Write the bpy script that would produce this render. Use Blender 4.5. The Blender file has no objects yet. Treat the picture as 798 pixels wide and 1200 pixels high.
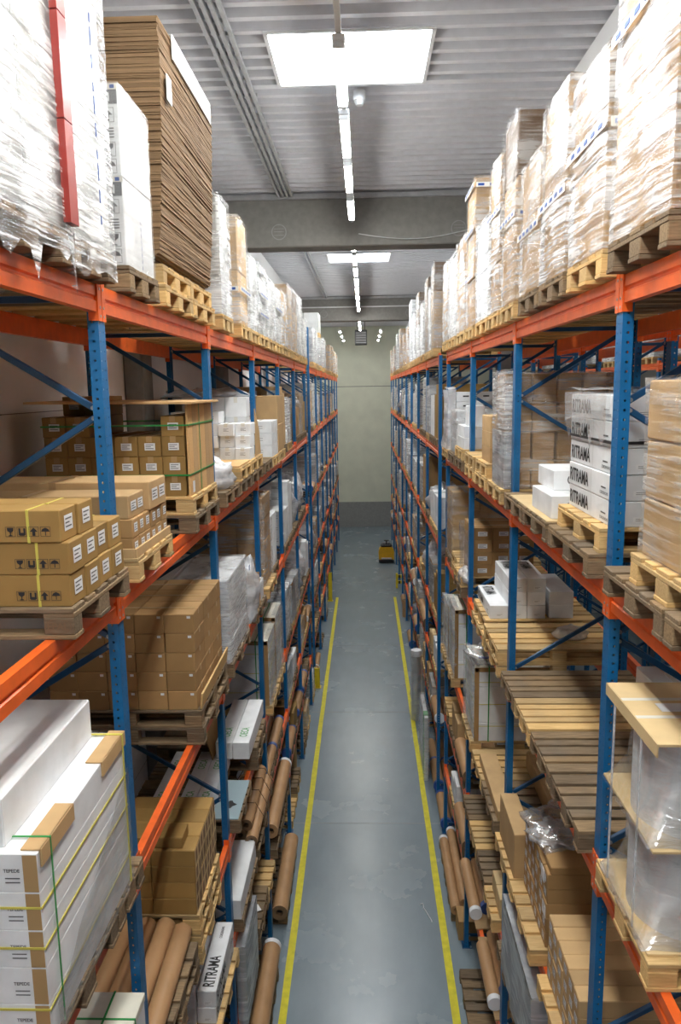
import bpy, math, random
from mathutils import Vector, Matrix, noise
random.seed(7)
PI = math.pi
C = bpy.context.scene.collection
scene = bpy.context.scene

# ------------------------------------------------------------------ materials
def new_mat(name):
    m = bpy.data.materials.new(name); m.use_nodes = True
    nt = m.node_tree
    return m, nt, nt.nodes['Principled BSDF']

def N(nt, kind, **kw):
    n = nt.nodes.new(kind)
    for k, v in kw.items():
        if k in n.inputs: n.inputs[k].default_value = v
        else: setattr(n, k, v)
    return n

def coords(nt, scale=(1, 1, 1), rot=(0, 0, 0), space='Object'):
    tc = N(nt, 'ShaderNodeTexCoord'); mp = N(nt, 'ShaderNodeMapping')
    mp.inputs['Scale'].default_value = scale; mp.inputs['Rotation'].default_value = rot
    nt.links.new(tc.outputs[space], mp.inputs['Vector'])
    return mp.outputs['Vector']

def ramp(nt, fac, stops):
    r = N(nt, 'ShaderNodeValToRGB')
    e = r.color_ramp.elements
    while len(e) < len(stops): e.new(0.5)
    for i, (p, c) in enumerate(stops):
        e[i].position = p
        e[i].color = (c, c, c, 1) if isinstance(c, (int, float)) else (*c, 1)
    nt.links.new(fac, r.inputs['Fac'])
    return r.outputs['Color']

def mixc(nt, a, b, fac, mode='MIX'):
    n = N(nt, 'ShaderNodeMix', data_type='RGBA', blend_type=mode)
    for sock, v in ((n.inputs[0], fac), (n.inputs[6], a), (n.inputs[7], b)):
        if hasattr(v, 'is_output'): nt.links.new(v, sock)
        elif isinstance(v, (int, float)): sock.default_value = v
        else: sock.default_value = (*v, 1)
    return n.outputs[2]

def bump(nt, bs, h, strength=0.3, dist=0.01):
    b = N(nt, 'ShaderNodeBump', Strength=strength, Distance=dist)
    nt.links.new(h, b.inputs['Height']); nt.links.new(b.outputs['Normal'], bs.inputs['Normal'])

def paint(name, col, rough=0.45, var=0.12, metal=0.0, spec=0.5):
    m, nt, bs = new_mat(name)
    nz = N(nt, 'ShaderNodeTexNoise', Scale=9.0, Detail=6.0)
    nt.links.new(coords(nt), nz.inputs['Vector'])
    f = ramp(nt, nz.outputs['Fac'], [(0.3, 1 - var), (0.7, 1 + var)])
    c = mixc(nt, col, f, 1.0, 'MULTIPLY')
    nt.links.new(c, bs.inputs['Base Color'])
    bs.inputs['Roughness'].default_value = rough; bs.inputs['Metallic'].default_value = metal
    bs.inputs['Specular IOR Level'].default_value = spec
    return m

def flat(name, col, rough=0.6, emit=0.0):
    m, nt, bs = new_mat(name)
    bs.inputs['Base Color'].default_value = (*col, 1); bs.inputs['Roughness'].default_value = rough
    if emit:
        bs.inputs['Emission Color'].default_value = (*col, 1); bs.inputs['Emission Strength'].default_value = emit
    return m

def board(name, col, rough=0.72, tint=0.16, flute=0.0):
    m, nt, bs = new_mat(name)
    oi = N(nt, 'ShaderNodeObjectInfo')
    nz = N(nt, 'ShaderNodeTexNoise', Scale=5.0, Detail=5.0)
    nt.links.new(coords(nt, (1, 1, 1)), nz.inputs['Vector'])
    a = ramp(nt, nz.outputs['Fac'], [(0.25, 0.88), (0.75, 1.1)])
    b = ramp(nt, oi.outputs['Random'], [(0.0, 1 - tint), (1.0, 1 + tint)])
    c = mixc(nt, mixc(nt, col, a, 1.0, 'MULTIPLY'), b, 1.0, 'MULTIPLY')
    nt.links.new(c, bs.inputs['Base Color'])
    bs.inputs['Roughness'].default_value = rough; bs.inputs['Specular IOR Level'].default_value = 0.25
    if flute:
        w = N(nt, 'ShaderNodeTexWave', Scale=flute, bands_direction='Z', Distortion=1.5)
        nt.links.new(coords(nt), w.inputs['Vector']); bump(nt, bs, w.outputs['Fac'], 0.25, 0.004)
    else:
        n2 = N(nt, 'ShaderNodeTexNoise', Scale=40.0, Detail=2.0)
        nt.links.new(coords(nt), n2.inputs['Vector']); bump(nt, bs, n2.outputs['Fac'], 0.12, 0.004)
    return m

def wood(name, dark, light, grey):
    m, nt, bs = new_mat(name)
    geo = N(nt, 'ShaderNodeNewGeometry'); oi = N(nt, 'ShaderNodeObjectInfo')
    nz = N(nt, 'ShaderNodeTexNoise', Scale=6.0, Detail=8.0, Roughness=0.65)
    nt.links.new(coords(nt, (1.0, 14, 14)), nz.inputs['Vector'])
    c = ramp(nt, nz.outputs['Fac'], [(0.25, dark), (0.7, light)])
    ad = N(nt, 'ShaderNodeMath', operation='ADD'); fr = N(nt, 'ShaderNodeMath', operation='FRACT')
    nt.links.new(geo.outputs['Random Per Island'], ad.inputs[0]); nt.links.new(oi.outputs['Random'], ad.inputs[1])
    nt.links.new(ad.outputs[0], fr.inputs[0])
    g = ramp(nt, fr.outputs[0], [(0.0, (0.72, 0.72, 0.74)), (0.5, (1, 0.98, 0.95)), (1.0, (1.25, 1.16, 1.0))])
    c = mixc(nt, c, g, 1.0, 'MULTIPLY')
    n2 = N(nt, 'ShaderNodeTexNoise', Scale=3.0, Detail=4.0)
    nt.links.new(coords(nt), n2.inputs['Vector'])
    c = mixc(nt, c, (0.15, 0.13, 0.11), ramp(nt, n2.outputs['Fac'], [(0.55, 0.0), (0.8, grey)]))
    nt.links.new(c, bs.inputs['Base Color'])
    bs.inputs['Roughness'].default_value = 0.8; bs.inputs['Specular IOR Level'].default_value = 0.2
    bump(nt, bs, nz.outputs['Fac'], 0.3, 0.004)
    return m

def film(name, col, lo, hi, rot=0.35, rough=0.16, streak=34.0, strength=0.7, gloss=0.3):
    m, nt, bs = new_mat(name)
    oi = N(nt, 'ShaderNodeObjectInfo')
    v = coords(nt, (1.6, 1.6, streak), (rot, rot * 0.6, 0))
    ad = N(nt, 'ShaderNodeVectorMath', operation='ADD')
    nt.links.new(v, ad.inputs[0])
    sc = N(nt, 'ShaderNodeVectorMath', operation='SCALE'); sc.inputs[0].default_value = (31, 17, 23)
    nt.links.new(oi.outputs['Random'], sc.inputs['Scale']); nt.links.new(sc.outputs[0], ad.inputs[1])
    nz = N(nt, 'ShaderNodeTexNoise', Scale=1.0, Detail=5.0, Roughness=0.6, Distortion=0.6)
    nt.links.new(ad.outputs[0], nz.inputs['Vector'])
    n2 = N(nt, 'ShaderNodeTexNoise', Scale=3.2, Detail=3.0)
    nt.links.new(coords(nt), n2.inputs['Vector'])
    mul = N(nt, 'ShaderNodeMath', operation='MULTIPLY_ADD'); mul.inputs[1].default_value = 0.55
    hh = N(nt, 'ShaderNodeMath', operation='MULTIPLY'); hh.inputs[1].default_value = 0.45
    nt.links.new(nz.outputs['Fac'], mul.inputs[0]); nt.links.new(n2.outputs['Fac'], hh.inputs[0]); nt.links.new(hh.outputs[0], mul.inputs[2])
    haze = ramp(nt, mul.outputs[0], [(0.46, lo), (0.58, hi)])
    gl = ramp(nt, mul.outputs[0], [(0.36, gloss * .45), (0.60, gloss)])
    bp = N(nt, 'ShaderNodeBump', Strength=strength, Distance=0.03); nt.links.new(mul.outputs[0], bp.inputs['Height'])
    bs.inputs['Base Color'].default_value = (*col, 1); bs.inputs['Roughness'].default_value = 0.4
    nt.links.new(bp.outputs['Normal'], bs.inputs['Normal'])
    tr = N(nt, 'ShaderNodeBsdfTransparent'); gs_ = N(nt, 'ShaderNodeBsdfGlossy', Roughness=rough)
    gs_.inputs['Color'].default_value = (.95, .97, 1, 1); nt.links.new(bp.outputs['Normal'], gs_.inputs['Normal'])
    m1 = N(nt, 'ShaderNodeMixShader'); m2 = N(nt, 'ShaderNodeMixShader')
    nt.links.new(haze, m1.inputs[0]); nt.links.new(tr.outputs[0], m1.inputs[1]); nt.links.new(bs.outputs[0], m1.inputs[2])
    nt.links.new(gl, m2.inputs[0]); nt.links.new(m1.outputs[0], m2.inputs[1]); nt.links.new(gs_.outputs[0], m2.inputs[2])
    out = [q for q in nt.nodes if q.type == 'OUTPUT_MATERIAL'][0]
    nt.links.new(m2.outputs[0], out.inputs['Surface'])
    return m

def holes(name, col, pitch=0.05, rad=0.0075):
    """painted steel post, punched with two columns of round holes in each face"""
    m, nt, bs = new_mat(name)
    tc = N(nt, 'ShaderNodeTexCoord'); geo = N(nt, 'ShaderNodeNewGeometry')
    sp = N(nt, 'ShaderNodeSeparateXYZ'); nt.links.new(tc.outputs['Object'], sp.inputs[0])
    sn = N(nt, 'ShaderNodeSeparateXYZ'); nt.links.new(tc.outputs['Normal'], sn.inputs[0])
    def M(op, a, b=None):
        n = N(nt, 'ShaderNodeMath', operation=op)
        for i, v in enumerate((a, b)):
            if v is None: continue
            if hasattr(v, 'is_output'): nt.links.new(v, n.inputs[i])
            else: n.inputs[i].default_value = v
        return n.outputs[0]
    zc = M('SUBTRACT', M('MULTIPLY', M('FRACT', M('DIVIDE', sp.outputs['Z'], pitch)), pitch), pitch / 2)
    yc = M('SUBTRACT', M('ABSOLUTE', sp.outputs['Y']), 0.026)          # front face columns
    xc = M('SUBTRACT', sp.outputs['X'], 0.03)                            # side faces
    def hit(u): return M('LESS_THAN', M('SQRT', M('ADD', M('MULTIPLY', u, u), M('MULTIPLY', zc, zc))), rad)
    side = M('GREATER_THAN', M('ABSOLUTE', sn.outputs['Y']), 0.7)
    front = M('GREATER_THAN', M('ABSOLUTE', sn.outputs['X']), 0.7)
    h = M('MAXIMUM', M('MULTIPLY', hit(yc), front), M('MULTIPLY', hit(xc), side))
    inv = M('SUBTRACT', 1.0, h)
    nt.links.new(inv, bs.inputs['Alpha'])
    nz = N(nt, 'ShaderNodeTexNoise', Scale=7.0, Detail=5.0); nt.links.new(tc.outputs['Object'], nz.inputs['Vector'])
    c = mixc(nt, col, ramp(nt, nz.outputs['Fac'], [(0.3, 0.85), (0.7, 1.12)]), 1.0, 'MULTIPLY')
    nt.links.new(c, bs.inputs['Base Color'])
    bs.inputs['Roughness'].default_value = 0.35
    return m

BLUE = (0.005, 0.132, 0.345)
M = {}
M['post'] = holes('blue_post', BLUE)
M['blue'] = paint('blue_paint', (0.006, 0.065, 0.17), 0.35)
M['galv'] = paint('galvanised', (0.42, 0.43, 0.45), 0.4, 0.15, 0.6)
M['orange'] = paint('orange_paint', (0.85, 0.14, 0.022), 0.38, 0.12)
M['brown'] = board('brown_board', (0.39, 0.235, 0.10))
M['olive'] = board('olive_board', (0.33, 0.20, 0.065))
M['tan'] = board('tan_board', (0.52, 0.345, 0.17))
M['pale'] = board('pale_board', (0.64, 0.48, 0.26))
M['cream'] = board('cream_board', (0.72, 0.70, 0.60), 0.6, 0.05)
M['dark'] = board('dark_board', (0.15, 0.085, 0.04))
M['white'] = board('white_board', (0.80, 0.82, 0.84), 0.5, 0.05)
M['grey'] = board('grey_board', (0.46, 0.47, 0.46), 0.5, 0.12)
M['sheet'] = board('sheet_board', (0.235, 0.148, 0.08), 0.8, 0.22)
M['kraft'] = board('kraft_paper', (0.46, 0.27, 0.135), 0.42, 0.1)
M['core'] = board('core_board', (0.22, 0.14, 0.08))
M['ply'] = wood('plywood', (0.48, 0.30, 0.14), (0.62, 0.42, 0.22), 0.1)
M['new'] = wood('new_pallet_wood', (0.46, 0.295, 0.12), (0.70, 0.51, 0.26), 0.25)
M['old'] = wood('old_pallet_wood', (0.11, 0.08, 0.05), (0.30, 0.22, 0.14), 0.6)
M['film'] = film('white_film', (0.88, 0.89, 0.90), 0.02, 0.72, 0.35, 0.2, 38.0, 0.8, 0.22)
M['filmtan'] = film('tan_film', (0.88, 0.87, 0.85), 0.0, 0.42, 0.45, 0.2, 34.0, 0.8, 0.2)
M['clear'] = film('clear_film', (0.90, 0.92, 0.94), 0.02, 0.38, 0.8, 0.16, 9.0, 1.0, 0.34)
M['thin'] = film('thin_film', (0.9, 0.92, 0.94), 0.0, 0.10, 0.3, 0.2, 22.0, 0.6, 0.22)
M['bag'] = film('milky_bag', (0.86, 0.88, 0.92), 0.35, 0.85, 0.9, 0.2, 6.0, 1.0, 0.2)
M['greyfilm'] = film('grey_film', (0.50, 0.54, 0.59), 0.45, 0.9, 0.2, 0.2, 20.0, 0.6, 0.25)
M['black'] = flat('black_print', (0.018, 0.018, 0.02), 0.6)
M['ink'] = flat('grey_print', (0.12, 0.12, 0.13), 0.6)
M['navy'] = flat('blue_print', (0.02, 0.07, 0.28), 0.5)
M['greenprint'] = flat('green_print', (0.18, 0.45, 0.22), 0.6)
M['redprint'] = flat('red_print', (0.50, 0.03, 0.03), 0.5)
M['redtape'] = paint('red_tape', (0.30, 0.028, 0.02), 0.28, 0.1)
M['tape'] = flat('clear_tape', (0.78, 0.76, 0.70), 0.25)
M['browntape'] = flat('brown_tape', (0.42, 0.27, 0.12), 0.3)
M['label'] = flat('label_paper', (0.82, 0.83, 0.84), 0.5)
M['green'] = flat('green_strap', (0.02, 0.26, 0.06), 0.35)
M['yellowstrap'] = flat('yellow_strap', (0.62, 0.55, 0.10), 0.35)
M['yellow'] = paint('yellow_paint', (0.78, 0.60, 0.02), 0.5, 0.1)
M['amber'] = paint('amber_paint', (0.78, 0.42, 0.01), 0.4, 0.1)
M['lineyellow'] = paint('line_paint', (0.72, 0.64, 0.02), 0.55, 0.14)
M['blackmetal'] = flat('black_metal', (0.02, 0.02, 0.022), 0.4)
M['rubber'] = flat('rubber', (0.025, 0.025, 0.025), 0.7)
M['bluecap'] = flat('blue_cap', (0.05, 0.12, 0.40), 0.4)
M['whitecap'] = flat('white_cap', (0.80, 0.82, 0.86), 0.4)
M['lamp'] = flat('lamp_diffuser', (1.0, 0.99, 0.93), 0.5, 66.0)
M['sky'] = flat('skylight_dome', (0.88, 0.94, 1.0), 0.5, 12.0)
M['lampbody'] = flat('lamp_body', (0.62, 0.63, 0.64), 0.4)
M['tray'] = paint('cable_tray', (0.45, 0.46, 0.48), 0.4, 0.1, 0.5)
M['greysheet'] = flat('grey_sheet', (0.27, 0.36, 0.40), 0.45)

def wall_mat(name, col, seam, axis='Z', rough=0.55, width=0.006, fine=True):
    m, nt, bs = new_mat(name)
    tc = N(nt, 'ShaderNodeTexCoord'); sp = N(nt, 'ShaderNodeSeparateXYZ'); nt.links.new(tc.outputs['Object'], sp.inputs[0])
    d = N(nt, 'ShaderNodeMath', operation='DIVIDE'); d.inputs[1].default_value = seam; nt.links.new(sp.outputs[axis], d.inputs[0])
    f = N(nt, 'ShaderNodeMath', operation='FRACT'); nt.links.new(d.outputs[0], f.inputs[0])
    l = N(nt, 'ShaderNodeMath', operation='LESS_THAN'); l.inputs[1].default_value = width / seam; nt.links.new(f.outputs[0], l.inputs[0])
    nz = N(nt, 'ShaderNodeTexNoise', Scale=1.3, Detail=5.0); nt.links.new(tc.outputs['Object'], nz.inputs['Vector'])
    c = mixc(nt, col, ramp(nt, nz.outputs['Fac'], [(0.3, 0.92), (0.7, 1.05)]), 1.0, 'MULTIPLY')
    c = mixc(nt, c, (0.12, 0.12, 0.12), l.outputs[0])
    nt.links.new(c, bs.inputs['Base Color']); bs.inputs['Roughness'].default_value = rough
    if fine:
        w = N(nt, 'ShaderNodeTexWave', Scale=6.0, bands_direction=axis); nt.links.new(tc.outputs['Object'], w.inputs['Vector'])
        bump(nt, bs, w.outputs['Fac'], 0.12, 0.004)
    return m
M['wallleft'] = wall_mat('white_wall_panels', (0.84, 0.84, 0.835), 1.1)
M['wallend'] = wall_mat('end_wall_panels', (0.72, 0.745, 0.62), 7.97, 'Z', 0.6, 0.03)
M['wallgrey'] = paint('grey_wall', (0.25, 0.25, 0.24), 0.7, 0.06)
M['plinth'] = paint('concrete_plinth', (0.30, 0.305, 0.30), 0.75, 0.1)
M['concrete'] = paint('concrete', (0.21, 0.205, 0.195), 0.8, 0.1)
M['ceiling'] = paint('ceiling_metal', (0.60, 0.61, 0.65), 0.38, 0.05)

def floor_mat():
    m, nt, bs = new_mat('floor_concrete')
    v = coords(nt, (1, 1, 1))
    a = N(nt, 'ShaderNodeTexNoise', Scale=0.7, Detail=6.0, Roughness=0.6); nt.links.new(v, a.inputs['Vector'])
    b = N(nt, 'ShaderNodeTexNoise', Scale=2.2, Detail=9.0, Roughness=0.62); nt.links.new(coords(nt, (1.6, 0.7, 1)), b.inputs['Vector'])
    c = mixc(nt, (0.215, 0.272, 0.312), ramp(nt, a.outputs['Fac'], [(0.1, 0.86), (0.9, 1.12)]), 1.0, 'MULTIPLY')
    c = mixc(nt, c, ramp(nt, b.outputs['Fac'], [(0.1, 0.84), (0.9, 1.12)]), 1.0, 'MULTIPLY')
    nt.links.new(c, bs.inputs['Base Color'])
    nt.links.new(ramp(nt, a.outputs['Fac'], [(0.0, 0.18), (1.0, 0.34)]), bs.inputs['Roughness'])
    bs.inputs['Specular IOR Level'].default_value = 0.5
    return m
M['floor'] = floor_mat()

# ------------------------------------------------------------------ mesh building
class MB:
    def __init__(s): s.v = []; s.f = []; s.m = []; s.s = []; s.mats = []
    def mi(s, m):
        if m not in s.mats: s.mats.append(m)
        return s.mats.index(m)
    def add(s, vs, fs, mat, smooth=False):
        o = len(s.v); k = s.mi(mat)
        s.v += [tuple(p) for p in vs]
        for f in fs: s.f.append([i + o for i in f]); s.m.append(k); s.s.append(smooth)
    def mesh(s, name):
        me = bpy.data.meshes.new(name)
        me.from_pydata(s.v, [], s.f)
        for m in s.mats: me.materials.append(M[m])
        me.polygons.foreach_set('material_index', s.m); me.polygons.foreach_set('use_smooth', s.s)
        me.update()
        return me

def box(mb, x0, x1, y0, y1, z0, z1, mat, bev=0.0, T=None):
    x0, x1 = min(x0, x1), max(x0, x1); y0, y1 = min(y0, y1), max(y0, y1); z0, z1 = min(z0, z1), max(z0, z1)
    if bev <= 0:
        vs = [Vector((x, y, z)) for z in (z0, z1) for y in (y0, y1) for x in (x0, x1)]
        fs = [(0, 2, 3, 1), (4, 5, 7, 6), (0, 1, 5, 4), (2, 6, 7, 3), (0, 4, 6, 2), (1, 3, 7, 5)]
    else:
        b = min(bev, (x1 - x0) * .45, (y1 - y0) * .45, (z1 - z0) * .45)
        vs = []; idx = {}
        L = ((x0, x1), (y0, y1), (z0, z1))
        for i in (0, 1):
            for j in (0, 1):
                for k in (0, 1):
                    c = [L[0][i], L[1][j], L[2][k]]; sg = [1 - 2 * i, 1 - 2 * j, 1 - 2 * k]
                    for a in range(3):      # vertex lying on the face normal to axis a
                        p = [c[q] if q == a else c[q] + sg[q] * b for q in range(3)]
                        idx[(i, j, k, a)] = len(vs); vs.append(Vector(p))
        I = idx; fs = []
        for a in range(3):
            o = [q for q in range(3) if q != a]
            for e in (0, 1):
                loop = []
                for u, w in ((0, 0), (1, 0), (1, 1), (0, 1)):
                    k = [0, 0, 0]; k[a] = e; k[o[0]] = u; k[o[1]] = w
                    loop.append(I[(*k, a)])
                flip = (e == 0) ^ (a == 1)
                fs.append(tuple(reversed(loop)) if flip else tuple(loop))
        for a in range(3):                  # edges parallel to axis a
            o = [q for q in range(3) if q != a]
            for u in (0, 1):
                for w in (0, 1):
                    k0 = [0, 0, 0]; k0[o[0]] = u; k0[o[1]] = w; k1 = list(k0); k1[a] = 1
                    q = [I[(*k0, o[0])], I[(*k1, o[0])], I[(*k1, o[1])], I[(*k0, o[1])]]
                    fs.append(tuple(q))
        for i in (0, 1):
            for j in (0, 1):
                for k in (0, 1): fs.append((I[(i, j, k, 0)], I[(i, j, k, 1)], I[(i, j, k, 2)]))
        cen = Vector(((x0 + x1) / 2, (y0 + y1) / 2, (z0 + z1) / 2)); out = []
        for f in fs:
            p = [vs[i] for i in f]; n = (p[1] - p[0]).cross(p[2] - p[0])
            out.append(f if n.dot(sum(p, Vector()) / len(p) - cen) >= 0 else tuple(reversed(f)))
        fs = out
    if T: vs = [T @ p for p in vs]
    mb.add(vs, fs, mat)

def tube(mb, p0, p1, r, mat, n=16, r2=None, inner=0.0, cap=True, matcap=None):
    p0 = Vector(p0); p1 = Vector(p1); d = (p1 - p0).normalized()
    a = d.orthogonal().normalized(); b = d.cross(a); r2 = r if r2 is None else r2
    ring = lambda p, rr: [p + (a * math.cos(2 * PI * i / n) + b * math.sin(2 * PI * i / n)) * rr for i in range(n)]
    vs = ring(p0, r) + ring(p1, r2)
    mb.add(vs, [(i, (i + 1) % n, n + (i + 1) % n, n + i) for i in range(n)], mat, True)
    if not cap: return
    mc = matcap or mat
    if inner > 0:
        dep = d * min(0.08, (p1 - p0).length / 3)
        for p, rr, sg in ((p0, r, 1), (p1, r2, -1)):
            vs = ring(p, rr) + ring(p, inner) + ring(p + dep * sg, inner)
            fs = [(i, n + i, n + (i + 1) % n, (i + 1) % n) if sg > 0 else (i, (i + 1) % n, n + (i + 1) % n, n + i) for i in range(n)]
            mb.add(vs, fs, mc)
            fs = [(n + i, 2 * n + i, 2 * n + (i + 1) % n, n + (i + 1) % n) for i in range(n)]
            mb.add(vs, fs, mc, True)
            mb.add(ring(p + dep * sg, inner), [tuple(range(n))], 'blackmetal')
    else:
        mb.add(ring(p0, r), [tuple(reversed(range(n)))], mc); mb.add(ring(p1, r2), [tuple(range(n))], mc)

def prism(mb, prof, axis, a0, a1, mat):
    """closed 2-D outline pushed along an axis: axis 'y' -> outline is (x,z); 'z' -> (x,y); 'x' -> (y,z)"""
    def P(u, w, t):
        return {'y': (u, t, w), 'z': (u, w, t), 'x': (t, u, w)}[axis]
    n = len(prof)
    vs = [P(u, w, a0) for u, w in prof] + [P(u, w, a1) for u, w in prof]
    fs = [(i, (i + 1) % n, n + (i + 1) % n, n + i) for i in range(n)] + [tuple(reversed(range(n))), tuple(range(n, 2 * n))]
    ar = sum(prof[i][0] * prof[(i + 1) % n][1] - prof[(i + 1) % n][0] * prof[i][1] for i in range(n))
    if (ar < 0) ^ (axis == 'y') ^ (a1 < a0): fs = [tuple(reversed(f)) for f in fs]
    mb.add(vs, fs, mat)

def film_shell(mb, x0, x1, y0, y1, z0, z1, mat, amp=0.012, seed=0, step=0.07, top=True, hem=0.05, cr=0.03, pinch=0.0, slant=0.0):
    """loosely wavy film pulled round a block; z0 edge is ragged"""
    rnd = random.Random(seed); off = Vector((seed * 3.7 % 50, seed * 7.1 % 50, seed * 1.3 % 50))
    nx = max(3, round((x1 - x0) / step)); ny = max(3, round((y1 - y0) / step)); nz = max(3, round((z1 - z0) / step))
    cx, cy = (x0 + x1) / 2, (y0 + y1) / 2
    def D(q): return amp * (0.55 + noise.noise(Vector((q.x * 4, q.y * 4, q.z * 2.4))) + 0.6 * noise.noise(Vector((q.x * 11 + q.z * 4, q.y * 11 + q.z * 4, q.z * 8))))
    for (ax, ay, bx, by, n) in ((x0, y0, x1, y0, nx), (x1, y0, x1, y1, ny), (x1, y1, x0, y1, nx), (x0, y1, x0, y0, ny)):
        vs = []; fs = []
        for k in range(nz + 1):
            t = k / nz
            for i in range(n + 1):
                x = ax + (bx - ax) * i / n; y = ay + (by - ay) * i / n
                z = z0 + (z1 - z0) * t
                q = Vector((x, y, z)) + off; d = D(q)
                if k == 0 and hem: z -= hem * abs(noise.noise(Vector((x * 9, y * 9, 3.3)) + off)) * 1.6
                nxv = -1 if x <= x0 + 1e-6 else 1 if x >= x1 - 1e-6 else 0; nyv = -1 if y <= y0 + 1e-6 else 1 if y >= y1 - 1e-6 else 0
                if nxv and nyv: d *= .35
                px = x + nxv * d; py = y + nyv * d
                if pinch: w = pinch * 4 * (t - .5) ** 2; px = cx + (px - cx) * (1 - pinch + w); py = cy + (py - cy) * (1 - pinch + w)
                if k == nz: z += 0.004 + amp * 0.3 * noise.noise(q * 5)
                vs.append((px, py, z))
        for k in range(nz):
            for i in range(n): fs.append((k * (n + 1) + i, k * (n + 1) + i + 1, (k + 1) * (n + 1) + i + 1, (k + 1) * (n + 1) + i))
        mb.add(vs, fs, mat, True)
    if top:
        vs = []; fs = []
        for b in range(ny + 1):
            for a in range(nx + 1):
                x = x0 + (x1 - x0) * a / nx; y = y0 + (y1 - y0) * b / ny
                e = amp * (0.5 + noise.noise(Vector((x * 5, y * 5, z1)) + off))
                vs.append((x, y, z1 + 0.006 + max(0, e)))
        for b in range(ny):
            for a in range(nx): fs.append((b * (nx + 1) + a, b * (nx + 1) + a + 1, (b + 1) * (nx + 1) + a + 1, (b + 1) * (nx + 1) + a))
        mb.add(vs, fs, mat, True)

def crumple(mb, c, r, mat, seed=0, n=26, rough=0.28, flat_bottom=True):
    """a crumpled lump of film: a ball pushed in and out by folds"""
    off = Vector((seed * 5.3 % 40, seed * 2.9 % 40, seed)); vs = []; fs = []
    for k in range(n // 2 + 1):
        th = PI * k / (n // 2)
        for i in range(n):
            ph = 2 * PI * i / n
            d = Vector((math.sin(th) * math.cos(ph), math.sin(th) * math.sin(ph), math.cos(th)))
            f = 1 + rough * (noise.noise(d * 2.2 + off) + 0.8 * abs(noise.noise(d * 5 + off)) - 0.35 * abs(noise.noise(d * 11 + off)))
            p = Vector((d.x * r[0], d.y * r[1], d.z * r[2])) * f
            if flat_bottom: p.z = max(p.z, -r[2] * 0.7)
            vs.append(Vector(c) + p)
    for k in range(n // 2):
        for i in range(n):
            j = (i + 1) % n
            fs.append((k * n + i, (k + 1) * n + i, (k + 1) * n + j, k * n + j))
    mb.add(vs, fs, mat, True)

# ------------------------------------------------------------------ objects, labels
USED = {}
SHARED = set()
def tag(o, label, cat, group=None, kind=None):
    w = label.split()
    assert 4 <= len(w) <= 16, (len(w), label)
    if label in USED and not (group and label in SHARED):
        raise ValueError('label used twice: ' + label)
    USED[label] = o.name
    o['label'] = label; o['category'] = cat
    if group: o['group'] = group
    if kind: o['kind'] = kind
    return o

def unique(base, extra):
    """first free label out of base + one of the extra phrases"""
    for e in extra:
        l = base + e
        if l not in USED and len(l.split()) <= 16: return l
    raise ValueError('no free label: ' + base)

def link(name, data, parent=None, loc=(0, 0, 0)):
    o = bpy.data.objects.new(name, data); C.objects.link(o); o.location = loc
    if parent: o.parent = parent
    return o

def obj(name, mb, parent=None, loc=(0, 0, 0)): return link(name, mb.mesh(name), parent, loc)
def empty(name, loc=(0, 0, 0)):
    o = bpy.data.objects.new(name, None); C.objects.link(o); o.location = loc; o.empty_display_size = 0.1
    return o
def struct(name, mb, label=None):
    o = obj(name, mb); o['kind'] = 'structure'
    if label: o['label'] = label
    return o

CACHE = {}
def cached(key, build):
    if key not in CACHE: CACHE[key] = build()
    return CACHE[key]

ORD = ['first', 'second', 'third', 'fourth', 'fifth', 'sixth', 'seventh', 'eighth', 'ninth', 'tenth', 'eleventh', 'twelfth', 'thirteenth', 'fourteenth', 'fifteenth']
SIDE = {-1: 'left', 1: 'right'}

# ------------------------------------------------------------------ text
def text_mesh(txt):
    def b():
        cu = bpy.data.curves.new('lettering', 'FONT'); cu.body = txt; cu.size = 1.0; cu.offset = 0.022
        o = bpy.data.objects.new('lettering', cu); C.objects.link(o)
        dg = bpy.context.evaluated_depsgraph_get(); dg.update()
        me = bpy.data.meshes.new_from_object(o.evaluated_get(dg))
        vs = [v.co.copy() for v in me.vertices]; fs = [tuple(p.vertices) for p in me.polygons]
        bpy.data.objects.remove(o); bpy.data.curves.remove(cu); bpy.data.meshes.remove(me)
        xs = [v.x for v in vs]; ys = [v.y for v in vs]
        x0, x1, y0, y1 = min(xs), max(xs), min(ys), max(ys)
        return [((v.x - x0) / (x1 - x0), (v.y - y0) / (y1 - y0)) for v in vs], fs
    return cached(('txt', txt), b)

def letters(mb, txt, o, u, v, w, h, mat):
    """lettering that fills the w x h rectangle whose lower left corner is o; u, v are its directions"""
    vs, fs = text_mesh(txt); o = Vector(o); u = Vector(u); v = Vector(v)
    flip = False
    mb.add([o + u * (a * w) + v * (b * h) for a, b in vs], fs, mat)

def quad(mb, o, u, v, w, h, mat):
    o = Vector(o); u = Vector(u); v = Vector(v)
    mb.add([o, o + u * w, o + u * w + v * h, o + v * h], [(0, 1, 2, 3)], mat)

def poly(mb, pts, o, u, v, w, h, mat):
    o = Vector(o); u = Vector(u); v = Vector(v)
    mb.add([o + u * (a * w) + v * (b * h) for a, b in pts], [tuple(range(len(pts)))], mat)

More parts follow.
